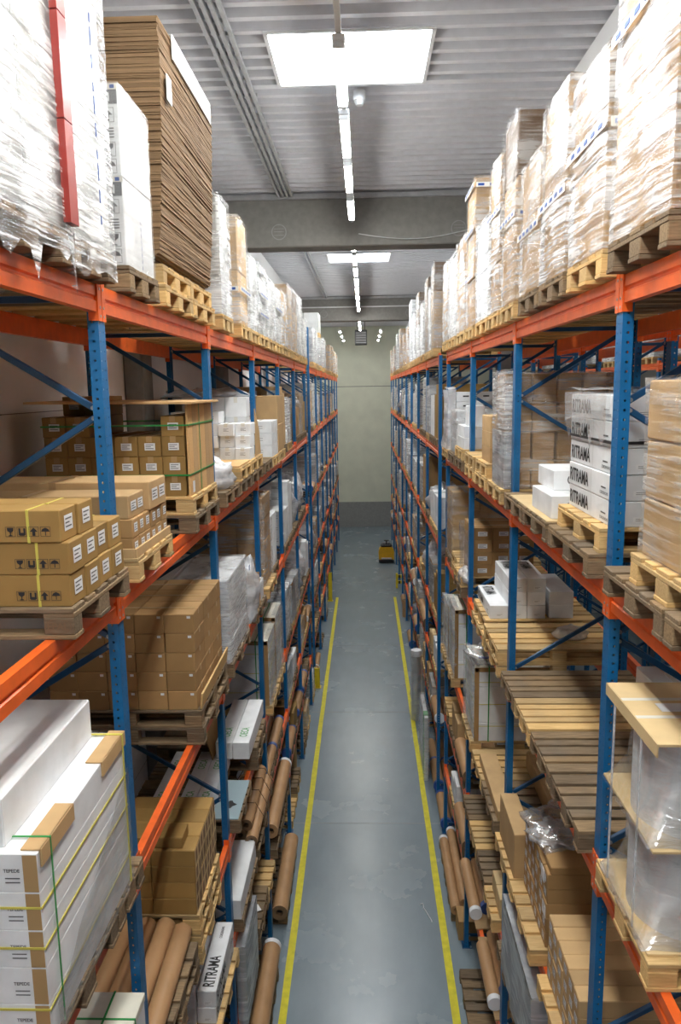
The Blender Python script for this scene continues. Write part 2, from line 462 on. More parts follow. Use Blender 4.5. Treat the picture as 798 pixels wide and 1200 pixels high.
ARROW = [(.35, .08), (.65, .08), (.65, .5), (.9, .5), (.5, .92), (.1, .5), (.35, .5)]
GLASS = [(.3, .08), (.7, .08), (.7, .14), (.55, .18), (.55, .42), (.8, .6), (.84, .9), (.16, .9), (.2, .6), (.45, .42), (.45, .18), (.3, .14)]
UMBR = [(.46, .1), (.54, .1), (.54, .5), (.94, .5), (.8, .76), (.5, .9), (.2, .76), (.06, .5), (.46, .5)]
HAND = [(.15, .2), (.15, .85), (.35, .85), (.35, .4), (.65, .4), (.65, .85), (.85, .85), (.85, .2), (.7, .1), (.3, .1)]
def icon(mb, pts, o, u, v, sz, mat, rim=0.04):
    o = Vector(o); u = Vector(u); v = Vector(v)
    for a, b, w, h in ((0, 0, 1, rim), (0, 1 - rim, 1, rim), (0, 0, rim, 1), (1 - rim, 0, rim, 1)):
        quad(mb, o + u * (a * sz) + v * (b * sz), u, v, w * sz, h * sz, mat)
    poly(mb, pts, o, u, v, sz, sz, mat)

def printed_label(mb, o, u, v, w, h, n=3):
    """paper label: white slip with lines of small print"""
    o = Vector(o); u = Vector(u); v = Vector(v); nrm = u.cross(v)
    quad(mb, o, u, v, w, h, 'label')
    for i in range(n):
        yy = 1 - (i + 1) / (n + 1) - .04
        quad(mb, o + u * (w * .1) + v * (h * yy) + nrm * 0.0012, u, v, w * (0.75 if i % 2 == 0 else 0.5), h * 0.09, 'ink')

# ------------------------------------------------------------------ the hall
XL, XR, YN, YF, ZC = -2.75, 12.0, -14.0, 43.0, 11.26
b = MB(); box(b, XL - .3, XR + .3, YN - .3, YF + .3, -0.2, 0, 'floor'); struct('floor', b)
def corrugated():
    b = MB(); p = 0.27; vs = []; y = YN; k = 0
    prof = []
    while y < YF:
        prof += [(y, 0.0), (y + .08, 0.0), (y + .10, 0.08), (y + .25, 0.08)]; y += p
    prof.append((YF, 0.0))
    sx = (-0.90, 0.73)
    def strip(x0, x1, ya, yb):
        pr = [(max(ya, min(yb, q[0])), q[1]) for q in prof if ya - p <= q[0] <= yb + p]
        vs = [(x0, q[0], ZC + q[1]) for q in pr] + [(x1, q[0], ZC + q[1]) for q in pr]; n = len(pr)
        b.add(vs, [(i, i + 1, n + i + 1, n + i) for i in range(n - 1)], 'ceiling')
    edges = [YN] + [e for s in SKY for e in s] + [YF]
    for i in range(len(edges) - 1):
        ya, yb = edges[i], edges[i + 1]
        if i % 2 == 0: strip(XL, XR, ya, yb)
        else: strip(XL, sx[0], ya, yb); strip(sx[1], XR, ya, yb)
    for e in edges[1:-1]: box(b, XL, XR, e - .035, e + .035, ZC - .006, ZC + .10, 'ceiling')
    box(b, XL - .3, XR + .3, YN - .3, YF + .3, ZC + 1.0, ZC + 1.1, 'ceiling')
    return b
SKY = [(-4.2, -2.85), (7.9, 9.2), (20.0, 21.35)]
struct('ceiling', corrugated())
b = MB(); box(b, XL - .3, XL, YN, YF, 0, ZC + 1, 'wallleft'); struct('wall_left', b)
b = MB(); box(b, XL - .3, XR + .3, YF, YF + .3, 1.45, ZC + 1, 'wallend'); struct('wall_far', b)
b = MB(); box(b, XL, XR, YF - .03, YF + .3, 0, 1.45, 'plinth'); struct('baseboard_far', b)
b = MB(); box(b, XR, XR + .3, YN, YF, 0, ZC + 1, 'wallgrey'); struct('wall_right', b)
b = MB(); box(b, XL - .3, XR + .3, YN - .3, YN, 0, ZC + 1, 'wallgrey'); struct('wall_near', b)
# concrete roof girders with plugged round openings, edge beams and the columns they stand on
tn = 0
def trim(b, label=None):
    global tn
    tn += 1
    return struct('trim_%d' % tn, b, label)
for gy in (14.0, 29.0):
    b = MB(); box(b, XL, XR, gy, gy + .5, 10.36, ZC, 'concrete', 0.02)
    box(b, XL, XR, gy - .06, gy, ZC - .10, ZC - .02, 'tray')
    for hx in (-1.46, 1.71, 4.9, 8.1):
        tube(b, (hx, gy - .004, 10.62), (hx, gy + .05, 10.62), 0.135, 'plinth', 24)
        tube(b, (hx, gy - .012, 10.62), (hx, gy + .02, 10.62), 0.118, 'concrete', 24)
        for q in (-.06, 0, .05): box(b, hx - .09, hx + .09, gy - .016, gy - .004, 10.62 + q, 10.628 + q, 'plinth')
    trim(b, 'concrete roof girder across the hall with plugged round openings')
b = MB(); box(b, 2.34, 2.80, YN, YF, 10.72, ZC, 'lampbody', 0.02); trim(b)
b = MB(); box(b, XL, -2.52, YN, YF, 10.80, ZC, 'lampbody', 0.02); trim(b)
for i, y in enumerate((9.0, 14.2, 29.2)):
    b = MB(); box(b, XL, XL + .22, y - .22, y + .22, 0, 10.8, 'concrete', 0.02); trim(b)
for y in (14.2, 29.2):
    b = MB(); box(b, 2.46, 2.70, y - .2, y + .2, 0, 10.36, 'concrete', 0.02); trim(b)
# floor joints and lane lines
for y in (-0.2, 3.1, 7.95, 12.77, 17.6, 22.5, 27.4):
    b = MB(); box(b, XL, XR, y, y + .012, 0, 0.002, 'plinth'); trim(b)
for i, sx in enumerate((-1, 1)):
    b = MB(); x = -1.09 if sx < 0 else 1.105
    n = 60; rnd = random.Random(i)
    le = [x - .05 + rnd.uniform(-.004, .004) for _ in range(n + 1)]; ri = [x + .05 + rnd.uniform(-.004, .004) for _ in range(n + 1)]
    ys = [-12 + (28.0 + 12) * k / n for k in range(n + 1)]
    b.add([(le[k], ys[k], .004) for k in range(n + 1)] + [(ri[k], ys[k], .004) for k in range(n + 1)],
          [(k, n + 1 + k, n + 2 + k, k + 1) for k in range(n)], 'lineyellow')
    trim(b, 'yellow line painted on the floor along the %s racks' % SIDE[sx])

# skylights: upstand lining plus milky dome
for i, (ya, yb) in enumerate(SKY):
    b = MB()
    for (x0, x1, y0, y1) in ((-.92, -.88, ya, yb), (.71, .75, ya, yb), (-.92, .75, ya - .02, ya + .02), (-.92, .75, yb - .02, yb + .02)):
        box(b, x0, x1, y0, y1, ZC - .02, ZC + .32, 'lampbody')
    w = struct('window_%d' % (i + 1), b, 'white rooflight in the ribbed ceiling over the aisle')
    g = MB(); box(g, -.89, .72, ya, yb, ZC + .20, ZC + .24, 'sky'); obj('pane', g, w)

# ------------------------------------------------------------------ lamps over the aisle
def lamp_mesh(L):
    h = MB(); box(h, -.055, .055, 0, L, 0, .06, 'lampbody', .008)
    d = MB(); pr = [(.045 * math.cos(a), -.045 * math.sin(a)) for a in [PI * k / 8 for k in range(9)]]
    prism(d, [(.045, 0.0)] + pr[1:-1] + [(-.045, 0.0)], 'y', .03, L - .03, 'lamp')
    e = MB(); box(e, -.05, .05, 0, .03, -.05, 0, 'lampbody', .006)
    return h.mesh('ceiling_lamp'), d.mesh('diffuser'), e.mesh('end_cap')
def lamp(x, y, z, L, label, group):
    h, d, e = cached(('lamp', L), lambda: lamp_mesh(L))
    o = link('ceiling_lamp', h, None, (x, y, z)); tag(o, label, 'lamp', group)
    link('diffuser', d, o); link('end_cap', e, o); link('end_cap', e, o, (0, L - .03, 0))
LZ = 10.76
for k, y in enumerate((-.7, 1.05, 2.8)):  # added fill lamps, out of view, to brighten the left wall and near loads
    lamp(.22, y, LZ - .08, 1.36, 'added unseen fill lamp beside the aisle row above the camera, %s one' % ORD[k], 'added fill lamps above the camera')
lampy = [-2.45, -.7, 1.05, 2.8, 4.5, 6.75, 8.45, 10.1, 11.9] + [14.85 + 1.75 * k for k in range(8)] + [30.2, 32.2, 34.2, 36.2]
far = 0
for k, y in enumerate(lampy):
    if y < 6: l = 'white strip lamp behind or above the camera, %s of the aisle row' % ORD[k]
    elif y < 14: l = 'bright strip lamp before the girder, %s from the near rooflight' % ORD[k - 10]
    elif y < 29: l = 'small bright strip lamp past the first girder, %s in the row' % ORD[k - 9]
    else: l = 'tiny bright strip lamp past the second girder, %s in the row' % ORD[k - 17]
    lamp(-.16, y, LZ - .08, 1.36, l, 'strip lamps along the aisle ceiling')
for (a, c, nm) in ((-13.5, 13.9, 'nearest'), (14.6, 28.9, 'middle'), (29.6, 38, 'farthest')):
    b = MB(); box(b, -.185, -.135, a, c, LZ - .02, LZ + .05, 'lampbody', .005)
    y = a + .5
    while y < c: box(b, -.165, -.155, y, y + .01, LZ + .05, ZC, 'lampbody'); y += 2.2
    tag(obj('lamp_rail', b), 'grey lamp carrier rail under the ceiling, %s stretch' % nm, 'rail', 'lamp rails')
for sx in (-1, 1):
    for k, y in enumerate((34.0, 37.0, 40.0)):
        lamp(-1.05 if sx < 0 else .78, y, 10.38, .9, 'small lamp by the end wall on the %s, %s one' % (SIDE[sx], ORD[k]), 'lamps by the end wall')
for k in range(5):  # unseen lamps added to throw light on the rear loads
    lamp(5.2, 1.0 + 4.2 * k, LZ - .08, 1.45, 'added unseen fill lamp over the neighbouring aisle, %s one' % ORD[k], 'added fill lamps over the neighbouring aisle')

# cable tray, smoke detector, cable, heater
b = MB()
for k in range(4): box(b, -1.46 + k * .075, -1.42 + k * .075, YN + .1, 13.98, ZC - .07, ZC - .03, 'tray')
y = YN + .3
while y < 13.9: box(b, -1.48, -1.18, y, y + .04, ZC - .03, ZC - .002, 'tray'); y += 1.1
tag(obj('cable_tray', b), 'grey cable tray of parallel runs under the ribbed ceiling', 'cable tray')
b = MB()
for k in range(2): box(b, -1.44 + k * .09, -1.40 + k * .09, 14.52, 28.98, ZC - .07, ZC - .03, 'tray')
tag(obj('cable_tray', b), 'darker cable tray past the first concrete girder', 'cable tray')
b = MB(); tube(b, (.0, 9.45, ZC - .10), (.0, 9.45, ZC), .07, 'lampbody', 20, .075); tube(b, (0, 9.45, ZC - .15), (0, 9.45, ZC - .10), .04, 'lampbody', 20, .06)
tag(obj('smoke_detector', b), 'white smoke detector on the ceiling beside the near rooflight', 'detector')
b = MB(); q = None
for k in range(25):
    t = k / 24; p = (-.05 + 2.3 * t, 13.985 - .03 * math.sin(PI * t), 10.56 - .13 * math.sin(PI * min(1, t * 1.15)) + .05 * t)
    if q: tube(b, q, p, .008, 'lampbody', 6, cap=False)
    q = p
tag(obj('cable', b), 'thin pale cable sagging across the first concrete girder', 'cable')
b = MB(); box(b, XL + .05, 2.3, 28.9, 28.94, 10.84, 10.88, 'lampbody'); tag(obj('conduit_pipe', b), 'thin pale pipe running along the second concrete girder', 'pipe')
b = MB(); box(b, -.42, .18, 38.2, 38.9, 10.0, 10.72, 'blackmetal', .03)
h = obj('air_heater', b); tag(h, 'black louvred air heater hanging before the end wall', 'heater')
for k in range(5):
    s = MB(); box(s, -.36, .12, 38.12, 38.22, 10.08 + k * .12, 10.11 + k * .12, 'ink'); obj('louvre', s, h)
s = MB()
for x in (-.3, .06): box(s, x, x + .03, 38.5, 38.53, 10.72, ZC, 'blackmetal')
obj('hanger', s, h)

# ------------------------------------------------------------------ pallet racks
FX = 1.365        # aisle face of the racks
DEPTH = 1.10
LEV = {'A': 8.345, 'B': 6.70, 'C': 5.01, 'D': 3.35, 'E': 2.25, 'F': 1.20}
LNAME = {'A': 'top level', 'B': 'second level', 'C': 'third level', 'D': 'fourth level', 'E': 'fifth level', 'F': 'lowest level', 'G': 'floor'}
TOP = {k: v + .072 for k, v in LEV.items()}; TOP['G'] = 0.0
POST = {-1: [1.28 + 2.8 * k for k in range(7)] + [19.43 + 2.8 * k for k in range(8)],
        1: [1.32 + 2.8 * k for k in range(5)] + [13.87 + 2.8 * k for k in range(10)]}
BW = ['nearest', 'second', 'third', 'fourth', 'fifth', 'sixth', 'seventh', 'eighth', 'ninth', 'tenth', 'eleventh', 'twelfth', 'thirteenth', 'fourteenth', 'fifteenth']

def post_mesh(h):
    b = MB(); t = .003      # omega profile: open at the back
    o = [(0, -.05), (0, .05), (.058, .05), (.058, .032), (.055, .032), (.055, .047), (t, .047), (t, -.047), (.055, -.047), (.055, -.032), (.058, -.032), (.058, -.05)]
    prism(b, o, 'z', 0.006, h, 'post')
    return b.mesh('post')
def brace_mesh(dx, dz):
    b = MB(); L = math.hypot(dx, dz); a = math.atan2(dz, dx)
    T = Matrix.Rotation(-a, 4, 'Y')
    box(b, 0, L, -.015, .015, -.018, .018, 'blue', .004, T)
    tube(b, T @ Vector((.03, -.02, 0)), T @ Vector((.03, .02, 0)), .012, 'galv', 8)
    tube(b, T @ Vector((L - .03, -.02, 0)), T @ Vector((L - .03, .02, 0)), .012, 'galv', 8)
    return b.mesh('brace')
def foot_mesh():
    b = MB(); box(b, -.03, .11, -.075, .075, 0, .008, 'blue', .002)
    for y in (-.06, .06): tube(b, (.09, y, .008), (.09, y, .03), .011, 'galv', 6)
    return b.mesh('foot_plate')
def upright(sx, y, h, label, x=FX, detail=True, name='rack_upright', group=None):
    o = empty(name, (sx * x, y, 0)); tag(o, label, 'rack upright', group)
    if sx < 0: o.rotation_euler = (0, 0, PI)
    pm = cached(('post', h), lambda: post_mesh(h))
    link('post', pm, o)
    p = link('post', pm, o, (DEPTH, 0, 0)); p.rotation_euler = (0, 0, PI)
    fm = cached('foot', foot_mesh)
    link('foot_plate', fm, o); p = link('foot_plate', fm, o, (DEPTH, 0, 0)); p.rotation_euler = (0, 0, PI)
    x0, x1 = .045, DEPTH - .045
    up = cached('bu', lambda: brace_mesh(x1 - x0, .62)); dn = cached('bd', lambda: brace_mesh(x1 - x0, -.62))
    hz = cached('bh', lambda: brace_mesh(x1 - x0, 0))
    z = 7.75; ends = []
    while z > .5:
        if detail or z > 6:
            if z + .62 < h - .05: link('brace', up, o, (x0, 0.0, z + .012))
            if z - .62 > .1: link('brace', dn, o, (x0, 0.0, z - .012))
        z -= 1.28
    link('horizontal_brace', hz, o, (x0, 0.0, .16)); link('horizontal_brace', hz, o, (x0, 0, min(h - .08, 8.36)))
    return o

def rail_mesh(L):
    b = MB()
    pr = [(0, .07), (0, .012), (.012, .004), (.012, -.008), (0, -.016), (0, -.07), (.048, -.07), (.048, .07)]
    prism(b, pr, 'y', 0, L, 'orange')
    return b.mesh('rack_rail')
def conn_mesh():
    b = MB()
    prism(b, [(-.008, .002), (-.002, .002), (-.002, .0515), (.046, .0515), (.046, .056), (-.008, .056)], 'z', -.115, .125, 'orange')
    for z in (-.09, -.045, .05, .095): tube(b, (-.010, .024, z), (-.007, .024, z), .008, 'galv', 8)
    return b.mesh('connector')
def rail(sx, y0, y1, z, label, x=FX, back=False, group=None):
    L = round(y1 - y0 - .104, 3)
    me = cached(('rail', L), lambda: rail_mesh(L)); cm = cached('conn', conn_mesh)
    o = link('rack_rail', me, None, (sx * x, y0 + .052, z)); tag(o, label, 'rack beam', group, 'thing')
    face = -sx if not back else sx          # which way its front looks
    if face > 0: o.rotation_euler = (0, 0, PI); o.location.y = y1 - .052
    c = link('connector', cm, o, (0, -.05, 0))
    c = link('connector', cm, o, (0, L + .05, 0)); c.scale = (1, -1, 1)
    return o

HT = {(-1, 2): 8.56, (-1, 7): 9.4, (-1, 10): 9.4}
for sx in (-1, 1):
    for k, y in enumerate(POST[sx]):
        upright(sx, y, HT.get((sx, k), 8.43), 'blue perforated upright frame of the %s rack, %s from the camera' % (SIDE[sx], ORD[k]), detail=k < 8, group='upright frames of the %s rack' % SIDE[sx])
    bay = 0
    for k in range(len(POST[sx]) - 1):
        y0, y1 = POST[sx][k], POST[sx][k + 1]
        if y1 - y0 < 2: continue
        for lv in 'ABCDEF':
            rail(sx, y0, y1, LEV[lv], 'orange beam on the aisle face, %s rack, %s, %s bay' % (SIDE[sx], LNAME[lv], BW[bay]), group='aisle beams of the %s rack' % SIDE[sx])
            if (lv in 'ABC' and bay < 6) or (lv in 'DE' and bay < 3):
                rail(sx, y0, y1, LEV[lv], 'orange beam at the rear, %s rack, %s, %s bay' % (SIDE[sx], LNAME[lv], BW[bay]), FX + DEPTH, True, group='rear beams of the %s rack' % SIDE[sx])
        bay += 1
# the rack behind the right one (back to back), and the rack across the neighbouring aisle
for k, y in enumerate(POST[1][:8]):
    upright(1, y, 8.43, 'blue upright frame of the rack behind the right rack, %s one' % ORD[k], 2.72, True, group='uprights behind the right rack')
for k in range(7):
    y0, y1 = POST[1][k], POST[1][k + 1]
    if y1 - y0 < 2: continue
    for lv in 'ABC':
        rail(1, y0, y1, LEV[lv], 'orange beam, inner side of the rack behind, %s, %s bay' % (LNAME[lv], BW[k]), 2.72, group='beams behind the right rack')
        rail(1, y0, y1, LEV[lv], 'orange beam, outer side of the rack behind, %s, %s bay' % (LNAME[lv], BW[k]), 2.72 + DEPTH, True, group='beams behind the right rack')
for k in range(10):
    y = 6.0 + 2.8 * k
    upright(1, y, 8.43, 'blue upright frame across the neighbouring aisle, %s one' % ORD[k], 6.5, True, group='uprights across the neighbouring aisle')
    if k < 9:
        for lv in 'AB':
            rail(1, y, y + 2.8, LEV[lv] - .1, 'orange beam across the neighbouring aisle, %s, %s bay' % (LNAME[lv], BW[k]), 6.5, group='beams across the neighbouring aisle')

# post guards at the rack ends
def guard(x, y, h, label, black=False):
    b = MB(); box(b, x - .07, x + .07, y - .07, y - .05, 0, h, 'yellow', .006)
    box(b, x - .07, x - .055, y - .07, y + .07, 0, h, 'yellow', .004); box(b, x + .055, x + .07, y - .07, y + .07, 0, h, 'yellow', .004)
    if black:
        for z in (.12, .36): box(b, x - .072, x + .072, y - .073, y - .049, z, z + .1, 'blackmetal')
    box(b, x - .1, x + .1, y - .1, y + .1, 0, .012, 'yellow')
    tag(obj('post_guard', b), label, 'post guard', 'yellow post guards')
guard(-1.33, 27.55, 1.1, 'tall yellow post guard at the far left rack end')
guard(-1.31, 19.2, .55, 'low yellow post guard at a left rack foot')
b = MB()
for z, m in ((.18, 'yellow'), (.42, 'yellow')): box(b, 1.22, 1.75, 29.3, 29.36, z, z + .12, m, .01)
for z in (.18, .42):
    for x in (1.30, 1.48, 1.64): box(b, x, x + .08, 29.295, 29.3, z, z + .12, 'blackmetal')
box(b, 1.2, 1.28, 29.28, 29.38, 0, .6, 'yellow', .01); box(b, 1.7, 1.78, 29.28, 29.38, 0, .6, 'yellow', .01)
tag(obj('rack_end_barrier', b), 'low yellow and black striped barrier at the far right rack end', 'barrier')

# ------------------------------------------------------------------ pallets
def pallet_parts(L, W, mat, short=False):
    rnd = random.Random(hash((round(L, 2), round(W, 2), mat)) % 1000)
    d = MB(); n = 5; bw = [.145, .1, .145, .1, .145]; gap = (W - sum(bw) * W / .8) / 4; y = 0
    for k in range(n):
        w = bw[k] * W / .8
        box(d, rnd.uniform(0, .008), L - rnd.uniform(0, .008), y, y + w, .122, .144, mat, .003); y += w + gap
    for x in (0, L / 2 - .0725, L - .145): box(d, x + .002, x + .143, .004, W - .004, .100, .122, mat, .003)
    blocks = []
    for x in (0, L / 2 - .0725, L - .145):
        for yy, w in ((0, .1), (W / 2 - .0725, .145), (W - .1, .1)):
            q = MB(); box(q, x + .003, x + .142, yy + .002, yy + w - .002, .022, .100, mat, .004); blocks.append(q)
    runs = []
    for yy, w in ((0, .1), (W / 2 - .0725, .145), (W - .1, .1)):
        q = MB(); box(q, 0, L, yy, yy + w, 0, .022, mat, .003); runs.append(q)
    return d, blocks, runs
PH = .144
PSEQ = {}
def place_words(sx, lv, y):
    k = 0; bay = -1
    ps = POST[sx]
    for i in range(len(ps) - 1):
        if ps[i + 1] - ps[i] > 2: bay += 1
        if ps[i] - .1 <= y < ps[i + 1] - .1 or i == 0 and y < ps[0]:
            t = (y - ps[i]) / (ps[i + 1] - ps[i]); break
    else: t = .5
    bay = max(0, bay)
    pos = 'near end' if t < .3 else 'middle' if t < .62 else 'far end'
    return 'left' if sx < 0 else 'right', LNAME[lv], BW[min(bay, 14)], pos
def where(sx, lv, y):
    s, l, bb, p = place_words(sx, lv, y)
    return '%s rack, %s, %s bay, %s' % (s, l, bb, p)
EXTRA = ['', ', nearer one', ', farther one', ', inner one', ', outer one', ', upper one', ', lower one', ', rear one', ', extra one', ', front one', ', last one']

def pallet(sx, z, y0, W=.8, mat='old', L=1.2, xf=1.275, lv='A', label=None, stack='', mx=0, detail=None):
    """EUR pallet pushed in from the aisle; returns the height of its deck"""
    if detail is None: detail = y0 < 12
    x = sx * xf if sx > 0 else -xf - L
    key = ('pal', L, W, mat)
    def build():
        d, bl, ru = pallet_parts(L, W, mat)
        a = MB()
        for q in [d] + bl + ru:
            a.add(q.v, q.f, mat)
        return d.mesh('deck'), [q.mesh('block') for q in bl], [q.mesh('runner') for q in ru], a.mesh('pallet')
    d, bl, ru, whole = cached(key, build)
    col = {'old': 'worn grey-brown', 'new': 'pale new'}[mat]
    if label is None: label = unique('%s %swooden pallet, %s' % (col, stack, where(sx, lv, y0 + W / 2)), EXTRA)
    if detail:
        o = link('pallet', d, None, (x, y0, z))
        for q in bl: link('block', q, o)
        for q in ru: link('runner', q, o)
    else: o = link('pallet', whole, None, (x, y0, z))
    tag(o, label, 'pallet', 'wooden pallets')
    return z + PH

# ------------------------------------------------------------------ cartons
def carton_mesh(wx, wy, wz, mat): return cached(('ct', round(wx, 3), round(wy, 3), round(wz, 3), mat), lambda: (lambda b: (box(b, 0, wx, 0, wy, 0, wz, mat, .005), b.mesh('carton'))[1])(MB()))
def face_frame(sx, wx, wy, face):
    """origin and axes of a carton face, as someone in the aisle reads it"""
    e = .0025
    if face == 'aisle': return ((wx + e, 0, 0), (0, 1, 0)) if sx < 0 else ((-e, wy, 0), (0, -1, 0))
    if face == 'near': return ((0, -e, 0), (1, 0, 0))
def decal(kind, sx, wx, wy, wz):
    def build():
        b = MB(); Z = (0, 0, 1)
        def at(face, u, w):
            o, d = face_frame(sx, wx, wy, face); return Vector(o) + Vector(d) * u + Vector(Z) * w, d
        if kind == 'aisle_label':
            o, d = at('aisle', wy * .22, wz * .3); printed_label(b, o, d, Z, wy * .52, wz * .48)
        elif kind == 'aisle_two':
            o, d = at('aisle', wy * .12, wz * .3); printed_label(b, o, d, Z, wy * .34, wz * .42)
            o, d = at('aisle', wy * .56, wz * .3); printed_label(b, o, d, Z, wy * .34, wz * .42)
        elif kind == 'near_label':
            o, d = at('near', wx * .3, wz * .32); printed_label(b, o, d, Z, wx * .46, wz * .36)
        elif kind == 'icons':
            for i, ic in enumerate((GLASS, HAND, ARROW, UMBR)):
                o, d = at('near', wx - .245 + i * .052, wz * .2); icon(b, ic, o, d, Z, .044, 'black')
        elif kind == 'near_tab':
            o, d = at('near', wx * .78, wz * .78); quad(b, o, d, Z, .028, .02, 'label')
        elif kind == 'aisle_hex':
            o, d = at('aisle', 0, 0); d = Vector(d); Z = Vector(Z); n = d.cross(Z) * .001
            quad(b, o, d, Z, wy, wz, 'pale')
            for u0 in (.06, .56):
                poly(b, [(.15, 0), (.85, .14), (.85, 1), (.15, .86)], o + d * (wy * (u0 - .02)) + Z * (wz * .08) + n, d, Z, wy * .44, wz * .84, 'core')
        return b.mesh({'near_tab': 'paper_tab', 'aisle_hex': 'open_end', 'icons': 'printed_symbols'}.get(kind, 'label'))
    return cached(('dec', kind, sx, round(wx, 3), round(wy, 3), round(wz, 3)), build)
def tape_mesh(wx, wy, wz, along, mat):
    def build():
        b = MB(); e = .0015
        if along == 'x': box(b, -e, wx + e, wy / 2 - .022, wy / 2 + .022, wz, wz + e, mat); box(b, -e, 0, wy / 2 - .022, wy / 2 + .022, wz * .72, wz, mat); box(b, wx, wx + e, wy / 2 - .022, wy / 2 + .022, wz * .72, wz, mat)
        elif along == 'y': box(b, wx / 2 - .022, wx / 2 + .022, -e, wy + e, wz, wz + e, mat); box(b, wx / 2 - .022, wx / 2 + .022, -e, 0, wz * .72, wz, mat)
        elif along == 'band': # strap right round a long carton
            t = .012; x = wx - .15
            box(b, x, x + t, -e, wy + e, -e * .5, wz + e, mat)
        return b.mesh('strap' if along == 'band' else 'tape')
    return cached(('tape', round(wx, 3), round(wy, 3), round(wz, 3), along, mat), build)

def carton(sx, xf, y, z, wx, wy, wz, mat, label, group, decals=(), tape=None, tapemat='browntape', cat='carton', jit=.004, name='carton'):
    x = sx * xf if sx > 0 else -xf - wx
    x += random.uniform(-jit, jit); y += random.uniform(-jit, jit)
    o = link(name, carton_mesh(wx, wy, wz, mat), None, (x, y, z)); tag(o, label, cat, group)
    for d in decals:
        me = decal(d, sx, wx, wy, wz); link(me.name.split('.')[0], me, o)
    if tape:
        me = tape_mesh(wx, wy, wz, tape, tapemat); link(me.name.split('.')[0], me, o)
    return o

def stack(sx, xf, y0, z0, nx, ny, nz, wx, wy, wz, mat, desc, name, group, decals=(), tape=None, height=None, gx=.004, gy=.004, hidden=True, jit=.003, tapemat='browntape', cname=None):
    """cartons stacked in a block, each one its own object; the ones buried inside the block are left out"""
    H = height or (lambda i, j: nz)
    for i in range(nx):
        for j in range(ny):
            for k in range(H(i, j)):
                open_ = i == 0 or j == 0 or k >= H(i, j) - 1 or k >= H(i - 1, j) or k >= H(i, j - 1)
                if not open_ and hidden and False: continue
                lab = desc + (', %s row up' % ORD[k] if nz > 1 or height else '') + (', %s from aisle' % ORD[i] if nx > 1 else '') + (', %s deep' % ORD[j] if ny > 1 else '') + ', ' + name
                dd = [d for d in decals if not ('near' in d or d == 'icons') or j == 0 or k >= H(i, j - 1)]
                dd = [d for d in dd if not 'aisle' in d or i == 0 or k >= H(i - 1, j)]
                carton(sx, xf + i * (wx + gx), y0 + j * (wy + gy), z0 + k * wz, wx, wy, wz - .001, mat, lab, group, dd, tape, tapemat, jit=jit, name=cname or ('white_carton' if mat == 'white' else 'carton'))

# ------------------------------------------------------------------ film-wrapped pallet loads
SEED = [100]
def wrapped(sx, z, y0, y1, h, label, depth=1.06, xf=1.30, core='white', tiers=2, cols=1, rows=2, filmat='film', amp=.014, tape=None, group='film-wrapped pallet loads', step=.08, lean=0.0, tops=None, bare=0, hem=0.0, jit=.012, pinch=0.0):
    """an Empty under a load: its cartons, tier by tier, inside a skin of stretch film"""
    SEED[0] += 1; sd = SEED[0]; rnd = random.Random(sd)
    x0 = sx * xf if sx > 0 else -xf - depth
    o = empty('wrapped_load', (x0 + depth / 2, (y0 + y1) / 2, z)); tag(o, label, 'pallet load', group)
    W = y1 - y0; hx = depth / 2; hy = W / 2
    tz = 0
    cores = core if isinstance(core, (list, tuple)) else [core] * tiers
    for t in range(tiers):
        th = h / tiers if tops is None else tops[t]
        for i in range(rows):
            for j in range(cols):
                b = MB(); d = rnd.uniform(0, jit)
                wx, wy = depth / rows, W / cols
                mat = cores[t]
                box(b, -hx + i * wx + d, -hx + (i + 1) * wx - .004 - rnd.uniform(0, jit), -hy + j * wy + d, -hy + (j + 1) * wy - .004 - rnd.uniform(0, jit), tz + .001, tz + th - .003, mat, .008)
                box(b, -hx + (i + .5) * wx - .025, -hx + (i + .5) * wx + .025, -hy + j * wy + d - .002, -hy + (j + 1) * wy - .004, tz + th - .0028, tz + th - .0012, 'tape')
                obj('carton', b, o)
        tz += th
    if filmat:
        b = MB(); film_shell(b, -hx - .008, hx + .008, -hy - .008, hy + .008, -.10 if hem > .1 else .003, h + .004, filmat, amp, sd, step, True, hem, pinch=pinch)
        obj('stretch_wrap', b, o)
    if tape:
        b = MB(); e = .03
        for zz in tape:
            fx = hx + e if sx < 0 else -hx - e
            xa, xb = (fx - .002, fx) if sx < 0 else (fx, fx + .002)
            box(b, xa, xb, -hy - e, hy + e, zz - .025, zz + .025, 'tape'); box(b, -hx, hx, -hy - e, -hy - e + .002, zz - .025, zz + .025, 'tape')
            y = -hy + .02
            while y < hy - .05:
                box(b, fx - .003, fx + .003, y, y + .07, zz - .013, zz + .013, 'navy'); y += .13
            x = -hx + .02
            while x < hx - .05:
                box(b, x, x + .07, -hy - e - .0015, -hy - e, zz - .013, zz + .013, 'navy'); x += .13
        obj('printed_tape', b, o)
    if lean: o.rotation_euler = (0, lean, 0)
    return o

def roll(sx, x, z, y0, y1, r, mat, label, group, cap=None, tilt=0.0, capend=0, dx=0.0, core=.45, name='paper_roll'):
    """a roll lying along the aisle: tube, core, coloured end plugs"""
    b = MB(); L = y1 - y0
    tube(b, (0, 0, 0), (dx, L, tilt), r, mat, 20, None, r * core, True, 'core' if not cap else mat)
    o = obj(name, b, None, (x, y0, z)); tag(o, label, 'roll', group)
    if cap:
        d = Vector((dx, L, tilt)).normalized(); v = Vector((dx, L, tilt))
        if capend in (0, 2): c = MB(); tube(c, -d * .01, d * .06, r * 1.04, cap, 20); obj('end_cap', c, o)
        if capend in (1, 2): c = MB(); tube(c, v - d * .06, v + d * .01, r * 1.04, cap, 20); obj('end_cap', c, o)
    return o

